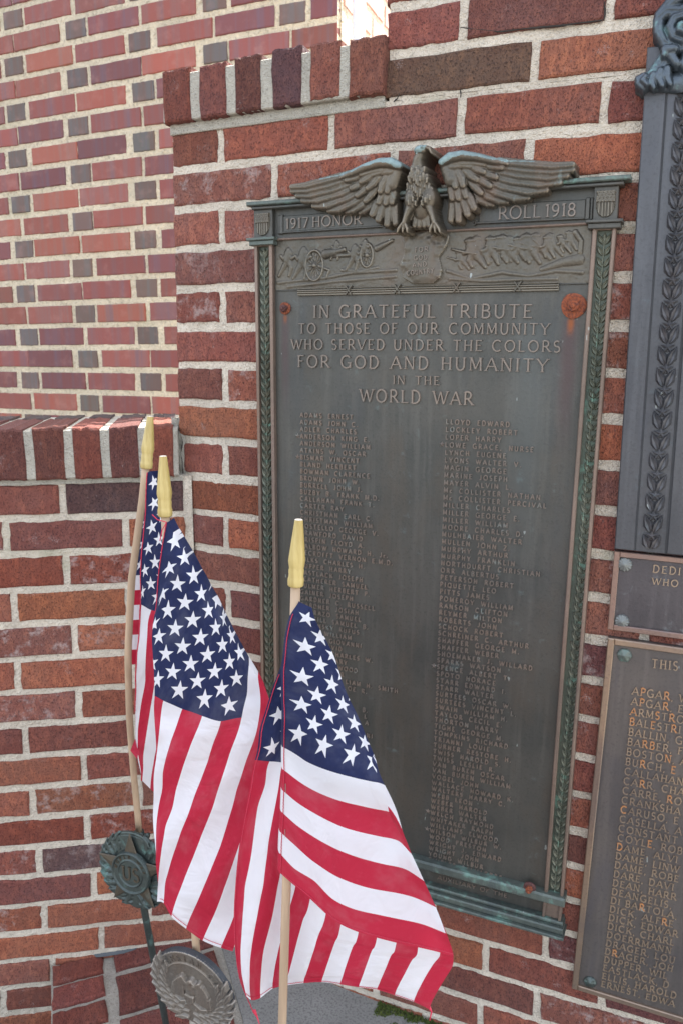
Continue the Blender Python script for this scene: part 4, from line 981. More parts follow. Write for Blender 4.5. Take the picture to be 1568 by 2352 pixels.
def topzone(A, Z_, H_):
    out = np.zeros(len(A))
    for P in (arm, mir(arm)):
        for i in range(len(P)-1):
            p, q = P[i], P[i+1]; d = q-p; t = np.clip(((A-p[0])*d[0]+(Z_-p[1])*d[1])/(d@d), 0, 1)
            dd = np.hypot(A-p[0]-t*d[0], Z_-p[1]-t*d[1])
            nz_ = fbm(A*90, Z_*90, 4)
            out = np.maximum(out, dd < (.0068-.0012*i)*(.6+.8*nz_))
    hd = (np.hypot(A-PE(976, 346)[0], Z_-PE(976, 346)[1]) < .009*(.5+fbm(A*120, Z_*120, 6)))
    return np.maximum(out, hd)
eagle = eg.build(lambda A, Z_, H_: WM.P(A, Z_, H_), 'eagle', EAGLE, tab, base=0.0, mats=[WINGTOP], mat_of=topzone)

# ------------------------------------------------------------------ upper right tablet (laurel and stars) with scrolled top
tr = thing('bronze_tablet', WM.P(.02, -.25, 0)[0], 'tall blue-grey bronze tablet edged with laurel leaves and stars at the right', 'memorial tablet')
H1, H2 = .016, .020
kl = ZP(1474, 298, H1)[0]; kl2 = ZP(1414, 1225, H1)[0]; kL = (kl+kl2)/2
zb3 = (ZP(1412, 1262, H1)[1]+ZP(1568, 1276, H1)[1])/2; zt3 = ZP(1490, 198, H1)[1]
aw1 = ZP(1528.8, 298, H1)[0]; aw1b = ZP(1466, 1230, H1)[0]; aw1 = (aw1+aw1b)/2
mb = MB(); mb.box(kL, .60, zb3, zt3+.05, .001, H1, .001); mb.on(WM, 'back_plate', BLUEB, tr)
strip0 = aw1; strip1 = ZP(1531, 1190, H1)[0]
mb = MB(); mb.box(kL+.0005, strip0-.003, zb3+.0005, zt3+.05, H1, H1+.0018, .0012); mb.on(WM, 'outer_band', BLUEB, tr)
mb = MB(); mb.box(strip0-.0035, strip0-.001, zb3+.001, zt3+.05, H1+.0001, H1+.0006); mb.box(strip1+.001, strip1+.0045, zb3+.001, zt3+.05, H1+.0001, H1+.0006); mb.on(WM, 'groove', DARKG, tr)
mb = MB(); mb.box(strip1+.004, .60, zb3+.001, zt3+.05, H1, H1+.0022, .0012); mb.on(WM, 'inner_field', BLUEB, tr)
leafB = leaf_mesh('laurel_leaf', .0300, .0150, .0050, BLUEL)
sme = bpy.data.meshes.new('laurel_star'); sv = [((.0105 if i % 2 == 0 else .0042)*math.cos(math.radians(90+36*i)), 0, (.0105 if i % 2 == 0 else .0042)*math.sin(math.radians(90+36*i))) for i in range(10)]+[(0, -.0042, 0)]
sme.from_pydata(sv, [], [(i, (i+1) % 10, 10) for i in range(10)]); sme.materials.append(BLUEL); sme.uv_layers.new(name='UVMap')
bme = bpy.data.meshes.new('laurel_berry'); V = []
for j in range(3):
    for k in range(8): t = 2*math.pi*k/8; rr_ = .0024*(1, .85, .4)[j]; V.append((rr_*math.cos(t), -(0, .0014, .0024)[j], rr_*math.sin(t)))
bme.from_pydata(V, [], [(j*8+k, j*8+(k+1) % 8, (j+1)*8+(k+1) % 8, (j+1)*8+k) for j in range(2) for k in range(8)]+[tuple(16+k for k in range(8))]); bme.materials.append(BLUEL); bme.uv_layers.new(name='UVMap')
acs = (strip0+strip1)/2
zA_ = ZP(1509, 1090.8+245*.17087, .018)[1]; zB_ = ZP(1500, 1090.8+790*.17087, .018)[1]; spc = (zA_-zB_)/2
z = zB_+.0; z0s = zb3+.010
k = 0; zc = zB_
while zc < zt3+.02:
    for s_ in (-1, 1): put_local(leafB, 'laurel_leaf', WM, acs+s_*.0012, zc+.000, H1+.0003, -s_*math.radians(21), tr)
    put_local(sme, 'laurel_star', WM, acs, zc-.0035, H1+.0030, 0, tr)
    put_local(bme, 'laurel_berry', WM, acs, zc-.0085, H1, 0, tr)
    zc += spc
for s_ in (-1, 1): put_local(leafB, 'laurel_leaf', WM, acs+s_*.0015, zB_-spc+.006, H1+.0003, -s_*math.radians(24), tr, sz=.8)
# scrolled ornament at its head
oh = HF(ZP(1455, 200, .03)[0], .075, ZP(1480, 215, .03)[1], ZP(1550, -60, .03)[1], .0012)
def PO(x, y): return np.array(ZP(x, y, .026))
om = .00068
def OP(P, r, b, bl=.007, rg=0): oh.path([PO(*p) for p in P], np.array(r)*om, b, bl, rg)
OP([(1600, 180), (1560, 185), (1530, 190), (1500, 198)], [30, 22, 16, 10], .018, .008)
OP([(1545, 110), (1530, 130), (1515, 155), (1500, 172), (1480, 185)], [16, 16, 18, 16, 12], .022, .009, .001)
OP([(1478, 178), (1466, 184), (1466, 196), (1476, 206), (1486, 200)], [9, 9, 8, 7, 5], .026, .010)
OP([(1482, 182), (1476, 190), (1484, 200)], [5, 6, 5], .036, .006)
OP([(1500, 176), (1494, 190), (1500, 204)], [8, 9, 6], .030, .007, .001); OP([(1516, 166), (1512, 184), (1520, 200)], [8, 9, 6], .030, .007, .001); OP([(1532, 160), (1530, 178), (1538, 196)], [8, 9, 6], .028, .007, .001)
OP([(1548, 118), (1528, 120), (1524, 134)], [9, 10, 6], .034, .008); OP([(1540, 132), (1552, 150)], [10, 8], .032, .007)
OP([(1600, 20), (1560, 30), (1530, 28), (1512, 45), (1512, 75), (1525, 100), (1545, 112), (1570, 112)], [20, 17, 14, 12, 12, 12, 12, 12], .022, .011, .0015)
OP([(1570, 40), (1548, 46), (1538, 66), (1546, 88), (1566, 96)], [10, 10, 10, 10, 10], .028, .010, .0015)
OP([(1580, 62), (1562, 66), (1560, 78), (1572, 84)], [7, 8, 8, 7], .036, .009)
OP([(1512, 34), (1540, 5), (1560, -12), (1600, -40)], [10, 13, 15, 18], .022, .010, .001)
OP([(1600, 90), (1580, 120), (1570, 150), (1600, 170)], [14, 12, 12, 16], .026, .010, .001)
oh.poly([PO(*p) for p in ((1520, 40), (1560, 0), (1660, -60), (1700, 190), (1500, 198), (1540, 120))], .017)
oh.H = np.where(oh.H > 0, oh.H+.0012*(fbm(oh.A*160, oh.Z*160, 9)-.5), oh.H)
def orn_mat(A, Z_, H_): return (fbm(A*70, Z_*70, 12) > .62)
oh.build(lambda A, Z_, H_: WM.P(A, Z_, H_), 'scroll_ornament', ORN, tr, base=.001)

# ------------------------------------------------------------------ two framed name tablets below it
def rosette(wall, c, h, R, mat, parent, n=12):
    V = []; F = []; m = n*4
    for rr_, hh, am in ((1.0, 0, .0), (1.0, .0016, .05), (.82, .0038, .10), (.42, .0042, .04), (.30, .0056, 0), (.0, .0062, 0)):
        for k in range(m):
            t = 2*math.pi*k/m; q = R*rr_*(1+am*math.cos(n*t)); V.append((c[0]+q*math.cos(t), c[1]+q*math.sin(t), h+hh+(am*.006*math.cos(n*t))))
    for j in range(5):
        for k in range(m): F.append((j*m+k, j*m+(k+1) % m, (j+1)*m+(k+1) % m, (j+1)*m+k))
    mb = MB(); mb.add(V, F); return mb.on(wall, 'rosette_bolt', mat, parent, smooth=True)
def framed(label, x_l, y_l, x_r, y_t, y_b, a_r, h, plate, rail, wr, fh=.004):
    pass
mt = thing('bronze_tablet', WM.P(.04, -.46, 0)[0], 'small wide violet-brown bronze plaque with copper rim and rosette bolts', 'memorial tablet')
hM = .012; m0 = ZP(1407.4, 1267, hM); m1 = ZP(1395.4, 1448, hM); mr0 = ZP(1568, 1279.5, hM); mr1 = ZP(1568, 1466, hM)
ma = (m0[0]+m1[0])/2; mzt = (m0[1]+mr0[1])/2; mzb = (m1[1]+mr1[1])/2
mb = MB(); mb.box(ma, .56, mzb, mzt, .001, .009, .001); mb.on(WM, 'back_plate', MIDP, mt)
wr = .0085
mb = MB(); mb.box(ma, ma+wr, mzb, mzt, .009, .0135, .001); mb.box(ma+wr, .56, mzt-wr, mzt, .009, .0134, .001); mb.box(ma+wr, .56, mzb, mzb+wr, .009, .0134, .001); mb.on(WM, 'rim', MIDF, mt)
for x, y in ((1433, 1297), (1426.5, 1428)): rosette(WM, ZP(x, y, .012), .009, .0108, PALEG, mt)
for t, x0, x1, y0, y1, yt in (('DEDI', 1497, 1566, 1314.5, 1322, 1297.5), ('WHO', 1495.5, 1560, 1342, 1349, 1327)):
    A0, A1, At = ZP(x0, y0, .011), ZP(x1, y1, .011), ZP(x0, yt, .011)
    text_line(WM, t, A0[0], A0[1], A1[0], At[1]-A0[1], .009, GILT, mt, rise=.0022, wgt=.17, gap=.25, rot=math.atan2(A1[1]-A0[1], A1[0]-A0[0]))
lt = thing('bronze_tablet', WM.P(.08, -1.08, 0)[0], 'tall grey-brown bronze name tablet with pale copper rim at the lower right', 'memorial tablet')
l0 = ZP(1391, 1466, hM); l1 = ZP(1314.8, 2273, hM); lr0 = ZP(1568, 1487, hM); lr1 = ZP(1568, 2340, hM)
la = (l0[0]+l1[0])/2; lzt = (l0[1]+lr0[1])/2; lzb = (l1[1]+lr1[1])/2
mb = MB(); mb.box(la, .56, lzb, lzt, .001, .009, .001); mb.on(WM, 'back_plate', LOWP, lt)
wr = .0100
mb = MB(); mb.box(la, la+wr, lzb, lzt, .009, .0140, .0014); mb.box(la+wr, .56, lzt-wr, lzt, .009, .0139, .0014); mb.box(la+wr, .56, lzb, lzb+wr, .009, .0139, .0014); mb.on(WM, 'rim', LOWF, lt)
for x, y in ((1432.5, 1506), (1353.5, 2257)): rosette(WM, ZP(x, y, .012), .009, .0108, GREEN if y < 2000 else MARKG, lt, 6)
A0, A1, At = ZP(1495, 1534, .011), ZP(1560, 1541, .011), ZP(1495, 1513.5, .011)
text_line(WM, 'THIS', A0[0], A0[1], A1[0], At[1]-A0[1], .009, GILT, lt, rise=.0024, gap=.25, rot=math.atan2(A1[1]-A0[1], A1[0]-A0[0]))
APN = ['APGAR, W', 'APGAR, E', 'ARMSTRO', 'BALESTRI', 'BALLIN, G', 'BARBER, F', 'BOSTON, A', 'BURCH, E', 'CALLAHAN', 'CARR, CHA', 'CARRE, RO', 'CRANKSHA', 'CARUSO, E', 'CASELLA, A', 'CONSTANT', 'COYLE, ROB', 'DAME, ALVI', 'DAME, LINW', 'DAME, ROBE', 'DARE, DAVI', 'DEAN, HARR', 'DEANGELIS,', 'DI BARTOLA,', 'DICK, ALFRE', 'DICK, EDWAR', 'DICK, CHARL', 'DOERRMANN', 'DRAGER, LOU', 'DRAGER, JOH', 'DUPPER, WIL', 'EASTLACK, D', 'ELLIS, HAROLD', 'ERNEST, EDWA']
hot = {(0, 1), (0, 4), (1, 1), (1, 4), (2, 0), (2, 3), (2, 5), (3, 0), (3, 3), (3, 6), (5, 2), (5, 3), (6, 5), (7, 2), (7, 7), (9, 2), (10, 7), (12, 0), (16, 0), (15, 4), (22, 5), (23, 9), (28, 1)}
n0_, n1_ = ZP(1450, 1595, .011), ZP(1378.5, 2266, .011)
for i, t in enumerate(APN):
    f = i/32; z_ = n0_[1]+(n1_[1]-n0_[1])*f; a_ = n0_[0]+(n1_[0]-n0_[0])*f
    mb = MB(); mo = MB(); x = 0; H_ = .0122
    for j, ch in enumerate(t):
        if ch in G:
            tgt = MB() if (i, j) in hot else mb
            glyphs(tgt, ch, H_, .0088, .0112+(j % 3)*.00005, lambda q, x=x: (a_+x+q[0]+0, z_+q[1]), wide=.95, wgt=.15)
            if tgt is not mb: tgt.on(WM, 'stained_letter', ORAN, lt)
        x += ((G[ch][0]*.95+.19) if ch in G else .5)*H_
    mb.on(WM, 'name_line', GILT, lt)

# ------------------------------------------------------------------ flags
def tps_fit(uv, val, lam=1e-4):
    uv = np.asarray(uv, float); val = np.asarray(val, float); n = len(uv)
    d = np.linalg.norm(uv[:, None]-uv[None], axis=2); K = np.where(d > 0, d*d*np.log(d+1e-12), 0)+lam*np.eye(n)
    Pm = np.hstack([np.ones((n, 1)), uv]); Am = np.zeros((n+3, n+3)); Am[:n, :n] = K; Am[:n, n:] = Pm; Am[n:, :n] = Pm.T
    b = np.zeros((n+3, val.shape[1])); b[:n] = val; c = np.linalg.solve(Am, b)
    def f(q):
        q = np.asarray(q, float); d = np.linalg.norm(q[:, None]-uv[None], axis=2); K = np.where(d > 0, d*d*np.log(d+1e-12), 0)
        return K@c[:n]+np.hstack([np.ones((len(q), 1)), q])@c[n:]
    return f
def resample(pts, n):
    pts = np.asarray(pts, float); s = np.r_[0, np.cumsum(np.hypot(*np.diff(pts, axis=0).T))]; t = np.linspace(0, s[-1], n)
    return np.stack([np.interp(t, s, pts[:, 0]), np.interp(t, s, pts[:, 1])], 1)
class Cloth:
    def __init__(s): s.V = []; s.UV = []; s.F = []; s.n = 0
    def grid(s, P, UV):                       # P (m,n,3) world, UV (m,n,2)
        m, n, _ = P.shape; idx = np.arange(m*n).reshape(m, n)+s.n
        s.V.append(P.reshape(-1, 3)); s.UV.append(UV.reshape(-1, 2)); s.n += m*n
        s.F += np.stack([idx[:-1, :-1], idx[1:, :-1], idx[1:, 1:], idx[:-1, 1:]], -1).reshape(-1, 4).tolist()
    def build(s, name, parent): return mesh_obj(name, np.concatenate(s.V), s.F, FLAG, parent, uv=np.concatenate(s.UV), smooth=True)
def staff_line(x0, y0, x1, y1, Y):
    return px_at_Y(x0, y0, Y), px_at_Y(x1, y1, Y)
def finial(pb, pt, R, parent, name='finial'):
    ax = pt-pb; L = np.linalg.norm(ax); pr = [(0, .86), (.02, .98), (.10, 1.0), (.14, .93), (.17, .90), (.24, .95), (.27, .88), (.31, .93), (.38, 1.03), (.44, 1.0), (.6, .86), (.8, .68), (.94, .55), (1.0, .50)]
    V, F = tube([pb+ax*t for t, r in pr], [R*r for t, r in pr], 20, cap=False)
    F.append(tuple(range(19, -1, -1)))
    o = mesh_obj(name, V, F, GOLD, parent, smooth=True)
    n = len(pr); rim = V[(n-1)*20:]; c = np.mean(rim, 0); d = ax/L
    V2 = [c+(v-c)*1.0+d*.0001 for v in rim]+[c+(v-c)*.82+d*.0006 for v in rim]; V2 += [c+(v-c)*.2-d*.001 for v in rim]
    F2 = [(k, (k+1) % 20, 20+(k+1) % 20, 20+k) for k in range(20)]+[(20+k, 20+(k+1) % 20, 40+(k+1) % 20, 40+k) for k in range(20)]+[tuple(40+k for k in range(20))]
    mesh_obj('finial_tip', V2, F2, CUT, o)
    return o
def thread(pts, r, parent, name='stitching', amp=0.0003):
    pts = [np.asarray(p) for p in pts]; out = []
    for i in range(len(pts)-1):
        L = np.linalg.norm(pts[i+1]-pts[i]); m = max(2, int(L/.0022))
        for k in range(m): out.append(pts[i]+(pts[i+1]-pts[i])*k/m)
    out.append(pts[-1]); out = [p+np.array([0, -1, 0])*(amp*math.sin(j*math.pi*.8)+.0002)+np.array([amp*.5*math.sin(j*2.1), 0, 0]) for j, p in enumerate(out)]
    V, F = tube(out, r, 5); return mesh_obj(name, V, F, THR, parent)
SR = .0053
def toward(P, e):                              # shift points a little towards the camera
    c = np.array([0, 0, CAMZ]); return P+(c-P)/np.linalg.norm(c-P, axis=-1, keepdims=True)*e

# ---- front flag
Y3 = .765
s3t, s3b = px_at_Y(679, 1346, Y3), px_at_Y(648.5, 2350, Y3)
f3 = thing('stick_flag', s3b+(s3b-s3t)*(s3b[2]/(s3t[2]-s3b[2])), 'small American flag on a wooden stick nearest the camera, draped in front of the tablet', 'flag', 'small American flags on sticks')
foot = s3b+(s3b-s3t)*(s3b[2]/(s3t[2]-s3b[2]))
st = s3t+(s3t-s3b)*.02
V, F = tube([foot, s3b, (s3b+s3t)/2, st], SR, 16); mesh_obj('staff', V, F, WOOD, f3, smooth=True)
ft = px_at_Y(686.5, 1194, Y3); finial(s3t-(ft-s3t)*.0, ft, .0088, f3)
K = 1/13
U3 = []; W3 = []
def dep3h(y): r = ray_pin(647, y)[0]; P = r*(Y3/r[1]); return float(P@fwd)
def add3(u, v, x, y, d): U3.append((u*1.5, v)); W3.append((x, y, d))
bnd = {7: [(648.7, 1715), (660, 1717.7), (675.6, 1730.5), (691, 1743), (721.7, 1758.7), (773, 1776.6), (824, 1789.4), (883, 1803)],
 8: [(648.7, 1766), (663, 1771.5), (675.6, 1787), (701, 1804.8), (734.5, 1822.7), (781, 1840), (854, 1856.6), (905, 1869), (922, 1906)],
 9: [(648, 1814), (660, 1816), (678, 1840), (726, 1871), (781, 1898.7), (854, 1918.8), (909, 1928), (931, 1939), (944, 1962)],
 10: [(646, 1864), (660, 1865.7), (678, 1893), (726, 1926), (781, 1955.4), (854, 1979), (927, 1995.7), (949, 2003), (973, 2024)],
 11: [(643, 1909.7), (660, 1913), (682, 1948), (726, 1984.7), (781, 2019.5), (854, 2041.5), (927, 2054), (967.6, 2067), (1000, 2084)],
 12: [(641, 1958), (656.4, 1961), (678, 1999), (726, 2025), (762.6, 2065), (817.5, 2091), (890.7, 2105.5), (982, 2125.7), (1022.5, 2144)],
 13: [(639, 2001), (654.6, 2001), (674.7, 2032), (707.7, 2059.8), (744, 2094.5), (781, 2125.7), (836, 2145.8), (909, 2166), (964, 2177), (1011.5, 2188), (1041, 2196)]}
def uf3(v): return .4*(1+13*v)/12
for k, pts in bnd.items():
    v = k*K; R = resample(pts, 9); ue = uf3(v)
    for j, (x, y) in enumerate(R):
        t = j/8; d0 = dep3h(y)-.008; d = d0+(.70-.05*(v-.54)/.46-d0)*(t**1.15)+.006*math.sin(t*7+v*3)
        add3(ue*t, v, x, y, d)
for (c, r_), (x, y) in {(1, 9): (687, 1684), (1, 7): (695, 1617.7), (1, 5): (695, 1556), (1, 3): (702.5, 1485.7), (1, 1): (704, 1420), (2, 4): (727+9, 1528-2), (2, 6): (727, 1597), (2, 8): (720.5, 1664), (2, 2): (736, 1464), (3, 5): (763, 1571.6), (3, 7): (755, 1641), (3, 9): (743.5, 1711), (3, 3): (764, 1505), (4, 6): (788, 1617.7), (4, 8): (783, 1687), (4, 4): (784, 1551), (5, 7): (814, 1661), (5, 9): (810, 1733), (5, 5): (806, 1600), (6, 8): (837, 1705), (6, 6): (832, 1642), (7, 9): (857.6, 1748), (7, 7): (858, 1700)}.items():
    t = (c-1)/7; add3(.4*c/12, 7*K*r_/10, x, y, .775+.0001*(y-1400)*.6-.075*t*min(1, (y-1380)/350))
for r_, x, y in ((0, 690, 1384), (1, 674, 1405), (3, 656, 1470), (5, 648.5, 1540), (7, 647.5, 1610), (9, 648, 1682)): add3(0, 7*K*r_/10, x, y, dep3h(y)-.008)
F3f = tps_fit(U3, W3, 4e-4)
cl = Cloth(); nu, nv = 60, 130
def curve_v(v, vv, xx): return np.interp(v, vv, xx)
Ug, Vg = np.meshgrid(np.linspace(0, 1, nu), np.linspace(0.0, 1, nv), indexing='ij')
UU = Ug*uf3(Vg); q = F3f(np.stack([UU.ravel()*1.5, Vg.ravel()], 1))
P = pin3(q[:, 0], q[:, 1], q[:, 2]).reshape(nu, nv, 3); cl.grid(P, np.stack([UU, Vg], -1)); P3 = P
# sleeve turned round the staff: from hoist line back behind it
hoist = P[0]; ns = 8; sl_ = np.zeros((ns, nv, 3)); suv = np.zeros((ns, nv, 2))
for j in range(nv):
    v = Vg[0, j]; zc_ = hoist[j][2]; tt = (zc_-s3b[2])/(s3t[2]-s3b[2]); cst = s3b+(s3t-s3b)*tt
    for i in range(ns):
        th = math.pi*(1.05+i*.11)*1.0; 
        sl_[i, j] = hoist[j]+np.array([-.0018*math.sin(i/(ns-1)*math.pi), (i/(ns-1))*.016, 0]); suv[i, j] = (.002, v)
cl.grid(sl_, suv)
# back layer: from the fold to the fly end
nb = 44
Kp = {0: [(586, 1746), (577, 1795), (563, 1871), (550, 1944.5), (541, 2036), (537.4, 2127.6), (543, 2200.8), (555.7, 2263), (583, 2327)],
 1: [(619, 1749), (610, 1800), (592.5, 1852.9), (577.7, 1962.8), (563, 2036), (557.6, 2109), (553, 2182.5), (556, 2240), (567, 2290)],
 2: [(650, 1752), (640, 1810), (621.7, 1907.8), (614, 1962.8), (605, 2036), (590.5, 2109), (577.7, 2182.5), (574, 2240), (577, 2297)],
 3: [(684, 1760), (672, 1830), (655, 1940), (645, 2000), (638, 2036), (625, 2109), (606, 2182.5), (600, 2240), (599, 2292)],
 4: [(716, 1775), (705, 1850), (690, 1950), (678, 2039.6), (664, 2090), (650, 2140), (636, 2200), (629, 2240), (626.5, 2271)],
 5: [(750, 1790), (742, 1860), (728, 1960), (711, 2071), (697, 2110), (683, 2160), (670, 2210), (662, 2240), (658, 2263.5)],
 6: [(785, 1800), (780, 1870), (767, 1970), (748, 2102), (735, 2140), (722, 2180), (709, 2220), (702, 2240), (697.4, 2258)],
 7: [(820, 1812), (815, 1880), (802, 1990), (781, 2129), (771, 2160), (760, 2190), (749, 2222), (743, 2240), (738.8, 2255.7)],
 8: [(850, 1840), (850, 1910), (842, 2020), (822, 2144), (812, 2170), (802, 2195), (791, 2228), (786, 2245), (781, 2261)],
 9: [(880, 1870), (884, 1940), (880, 2050), (864, 2158.6), (855, 2180), (845, 2205), (834, 2236), (828, 2252), (823, 2267.5)],
 10: [(910, 1910), (916, 1980), (918, 2080), (908, 2172), (899, 2192), (888, 2217), (876, 2245), (870, 2260), (865, 2273)],
 11: [(940, 1960), (950, 2020), (960, 2110), (958.5, 2182.5), (947, 2203), (932, 2230), (918, 2256), (910, 2272), (905.4, 2286)],
 12: [(970, 2020), (982, 2070), (1000, 2140), (1009.7, 2192), (995, 2213), (978, 2240), (963, 2268), (955, 2285), (949.3, 2301)],
 13: [(1000, 2080), (1015, 2120), (1032, 2165), (1040, 2199), (1037, 2222), (1022, 2246), (1004, 2276), (993, 2296), (984, 2318)]}
UB = []; WB = []
def fdep(x, y):
    xf = np.interp(y, [1384, 1420, 1582, 1723, 1813, 1906, 2024, 2144, 2200, 2320], [700, 716, 793, 850, 883, 922, 973, 1022, 1041, 1060]); t = np.clip((x-648)/(xf-648+1e-6), 0, 1)**1.15
    return dep3h(y)*(1-t)+(.70-.05*np.clip((y-1800)/400, 0, 1))*t
for k, pts in Kp.items():
    v = k*K; uu0 = max(.4, uf3(v)+.02)
    for j, (x, y) in enumerate(pts):
        t = j/8; u = uu0+(1-uu0)*t
        dfold = .71-.03*(v > .9); dfly = .875-.03*v
        base_d = fdep(x, y)+.026+.05*t*v
        base_d += .010*math.sin(k*1.7+t*2)
        UB.append((u*1.5, v)); WB.append((x, y, base_d))
for x, y, u, v in ((646, 1523, .17, 0), (627, 1577, .225, 0), (611.5, 1628, .28, 0), (596, 1679, .333, 0), (690, 1386, .03, 0), (668, 1450, .10, 0), (626, 1728, .4*11/12, .7*.1*K*10*1.0*1)):
    UB.append((u*1.5, v)); WB.append((x, y, fdep(x, y)+.016))
for x, y, u, v in ((622+6, 1709, .4*11/12, 7*K*.1), (640+12, 1640, .4*9/12, 7*K*.1+.02)): UB.append((u*1.5, v)); WB.append((x, y, fdep(x, y)+.02))
F3b = tps_fit(UB, WB, 2e-4)
Tb, Vb = np.meshgrid(np.linspace(0, 1, nb*2), np.linspace(0, 1, nv), indexing='ij')
fold = P3[-1]
Uf = uf3(Vb); Ub = Uf+(1-Uf)*Tb
q = F3b(np.stack([Ub.ravel()*1.5, Vb.ravel()], 1)); Pb = pin3(q[:, 0], q[:, 1], q[:, 2]).reshape(nb*2, nv, 3)
blend = np.clip(1-Tb/.22, 0, 1)**2; blend = blend[..., None]
Pb = fold[None]*blend+Pb*(1-blend)
back_push = (np.clip(Tb/.1, 0, 1)*np.clip(1-Tb/.6, 0, 1))[..., None]
Pb = toward(Pb, -.012*back_push)
cl.grid(Pb, np.stack([Ub, Vb], -1))
fl3 = cl.build('flag_cloth', f3)
def hem(pts): return toward(np.array(pts), .0012)
thread(hem(P3[1, 8:]), .0005, f3); thread(hem(Pb[int(nb*.35):, 1]), .0006, f3)
thread(hem(P3[3:, -2]), .0004, f3); thread(hem(Pb[-2, 8:-2]), .00035, f3)
for c_ in ((585, 2329), (984, 2318)):
    a = pin3(c_[0]-1, c_[1]-8, .85)[0]; b = pin3(c_[0]+6, c_[1]+6, .85)[0]; c = pin3(c_[0]+(12 if c_[0] < 700 else 2), c_[1]+26, .85)[0]
    V, F = tube([a, b, c], [.0022, .001, .0004], 6); mesh_obj('loose_thread', V, F, THR, f3)
for x, y in ((668, 1800), (674, 1570+300*0), (667, 1905)):
    a = pin3(x-12, y, dep3h(y)-.012)[0]; V, F = tube([a, a+np.array([0, 0, -.011])], .0004, 5); mesh_obj('staple', V, F, STEEL, f3)

# ---- middle flag
Y2 = .885
s2t, s2b = px_at_Y(380, 1186, Y2), px_at_Y(452, 2190, Y2+.005)
foot = s2b+(s2b-s2t)*((s2b[2]-.30)/(s2t[2]-s2b[2]))
f2 = thing('stick_flag', foot, 'small American flag with its star field facing out, second from the right', 'flag', 'small American flags on sticks')
V, F = tube([foot, s2b, (s2b+s2t)/2, s2t+(s2t-s2b)*.02], SR, 16); mesh_obj('staff', V, F, WOOD, f2, smooth=True)
finial(s2t, px_at_Y(375.5, 1048, Y2), .0088, f2)
def d2(x, y): 
    v = (y-1176)/F_P; base = Y2/(math.cos(PITCH)-v*math.sin(PITCH)); return base-.018-.00004*abs(x-455)
st2 = {(11, 9): (525.4, 1620.6), (11, 7): (470.5, 1604), (11, 5): (413, 1584.3), (11, 3): (363, 1560), (10, 8): (509, 1582), (10, 6): (454, 1564.6), (10, 4): (397, 1543.7), (9, 9): (543, 1558), (9, 7): (493.5, 1542.6), (9, 5): (438.6, 1525), (9, 3): (381.5, 1502), (8, 8): (528.7, 1520.6), (8, 6): (477, 1504), (8, 4): (420, 1485.5), (8, 2): (365, 1461), (7, 9): (549.5, 1498.6), (7, 7): (512, 1481), (7, 5): (460.6, 1464.6), (7, 3): (403.4, 1443.7), (6, 8): (533, 1461), (6, 6): (497, 1441.5), (6, 4): (443, 1424), (6, 2): (385.9, 1402), (5, 7): (515.5, 1421.7), (5, 5): (480.3, 1402), (5, 3): (425.4, 1384.4), (5, 1): (373, 1361), (4, 4): (463.8, 1364), (4, 2): (408, 1342.4), (3, 3): (446, 1323), (3, 1): (389.5, 1302.4), (2, 2): (424.7, 1282), (1, 1): (402, 1241)}
L2 = {3: ([(375, 1609.6), (371.6, 1630.5), (366, 1685), (362.5, 1718), (360, 1740)], .4, .53), 4: ([(419, 1629), (407.6, 1663), (392.5, 1703), (381.5, 1740), (375, 1769), (372.7, 1784), (375, 1806), (364, 1856), (359.5, 1894), (359, 1962)], .4, .80),
 5: ([(465, 1645), (454, 1674), (438.6, 1711.7), (423, 1755.7), (410, 1795), (395, 1847), (397, 1856), (381, 1893.8), (369.3, 1962), (364, 2029)], .4, .93),
 6: ([(507.8, 1658), (498, 1683), (484.7, 1725), (476, 1755.7), (460.6, 1795), (445, 1834.8), (424, 1893.8), (398, 1962), (378.7, 2030.5), (377, 2074)], .4, 1),
 7: ([(572.6, 1527), (574.8, 1553.6), (570, 1586.5), (561.6, 1630.5), (550.6, 1667.8), (539.7, 1700.8), (524, 1740), (506.7, 1799.6), (495.7, 1839), (472.7, 1893.8), (447, 1962), (418.8, 2030.5), (403.4, 2081.8), (394, 2105.7)], .25, 1),
 8: ([(592.4, 1555.8), (600, 1575.5), (601, 1597.5), (595.7, 1652.4), (583.6, 1707.4), (568, 1740), (550.6, 1795), (534, 1842.6), (523, 1893.8), (500.8, 1962), (471, 2030.5), (449.6, 2081.8), (428, 2133)], .28, 1),
 9: ([(618.7, 1604), (615, 1680), (600, 1760), (580, 1840), (563, 1900), (542.7, 1962), (518.8, 2030.5), (500, 2081.8), (479.5, 2133), (465.8, 2160.4)], .33, 1),
 10: ([(625, 1650), (620, 1760), (600, 1860), (580, 1950), (556, 2050), (536, 2111), (527, 2133), (507.7, 2177)], .37, 1),
 11: ([(640, 1700), (640, 1800), (622, 1900), (603, 1990), (580, 2090), (562, 2140), (548, 2189)], .4, 1)}
U2 = []; W2 = []
for (c, r_), (x, y) in st2.items(): U2.append((.4*c/12*1.5, 7*K*r_/10)); W2.append((x, y, d2(x, y)-.02*math.sin(math.pi*min(1, max(0, (x-360)/200)))))
for k, (pts, u0, u1) in L2.items():
    R = resample(pts, 10)
    for j, (x, y) in enumerate(R): U2.append(((u0+(u1-u0)*j/9)*1.5, k*K)); W2.append((x, y, d2(x, y)-.02*math.sin(math.pi*min(1, max(0, (x-360)/200)))+.006*math.sin(j*1.1+k*1.9)))
U2.append((0, 0)); W2.append((384, 1199, d2(384, 1199)+.005)); U2.append((.05, .0)); W2.append((374, 1250, d2(374, 1250)+.005)); U2.append((.15, 0)); W2.append((364, 1325, d2(364, 1325)+.01)); U2.append((.25, .0)); W2.append((359, 1400, d2(359, 1400)+.012))
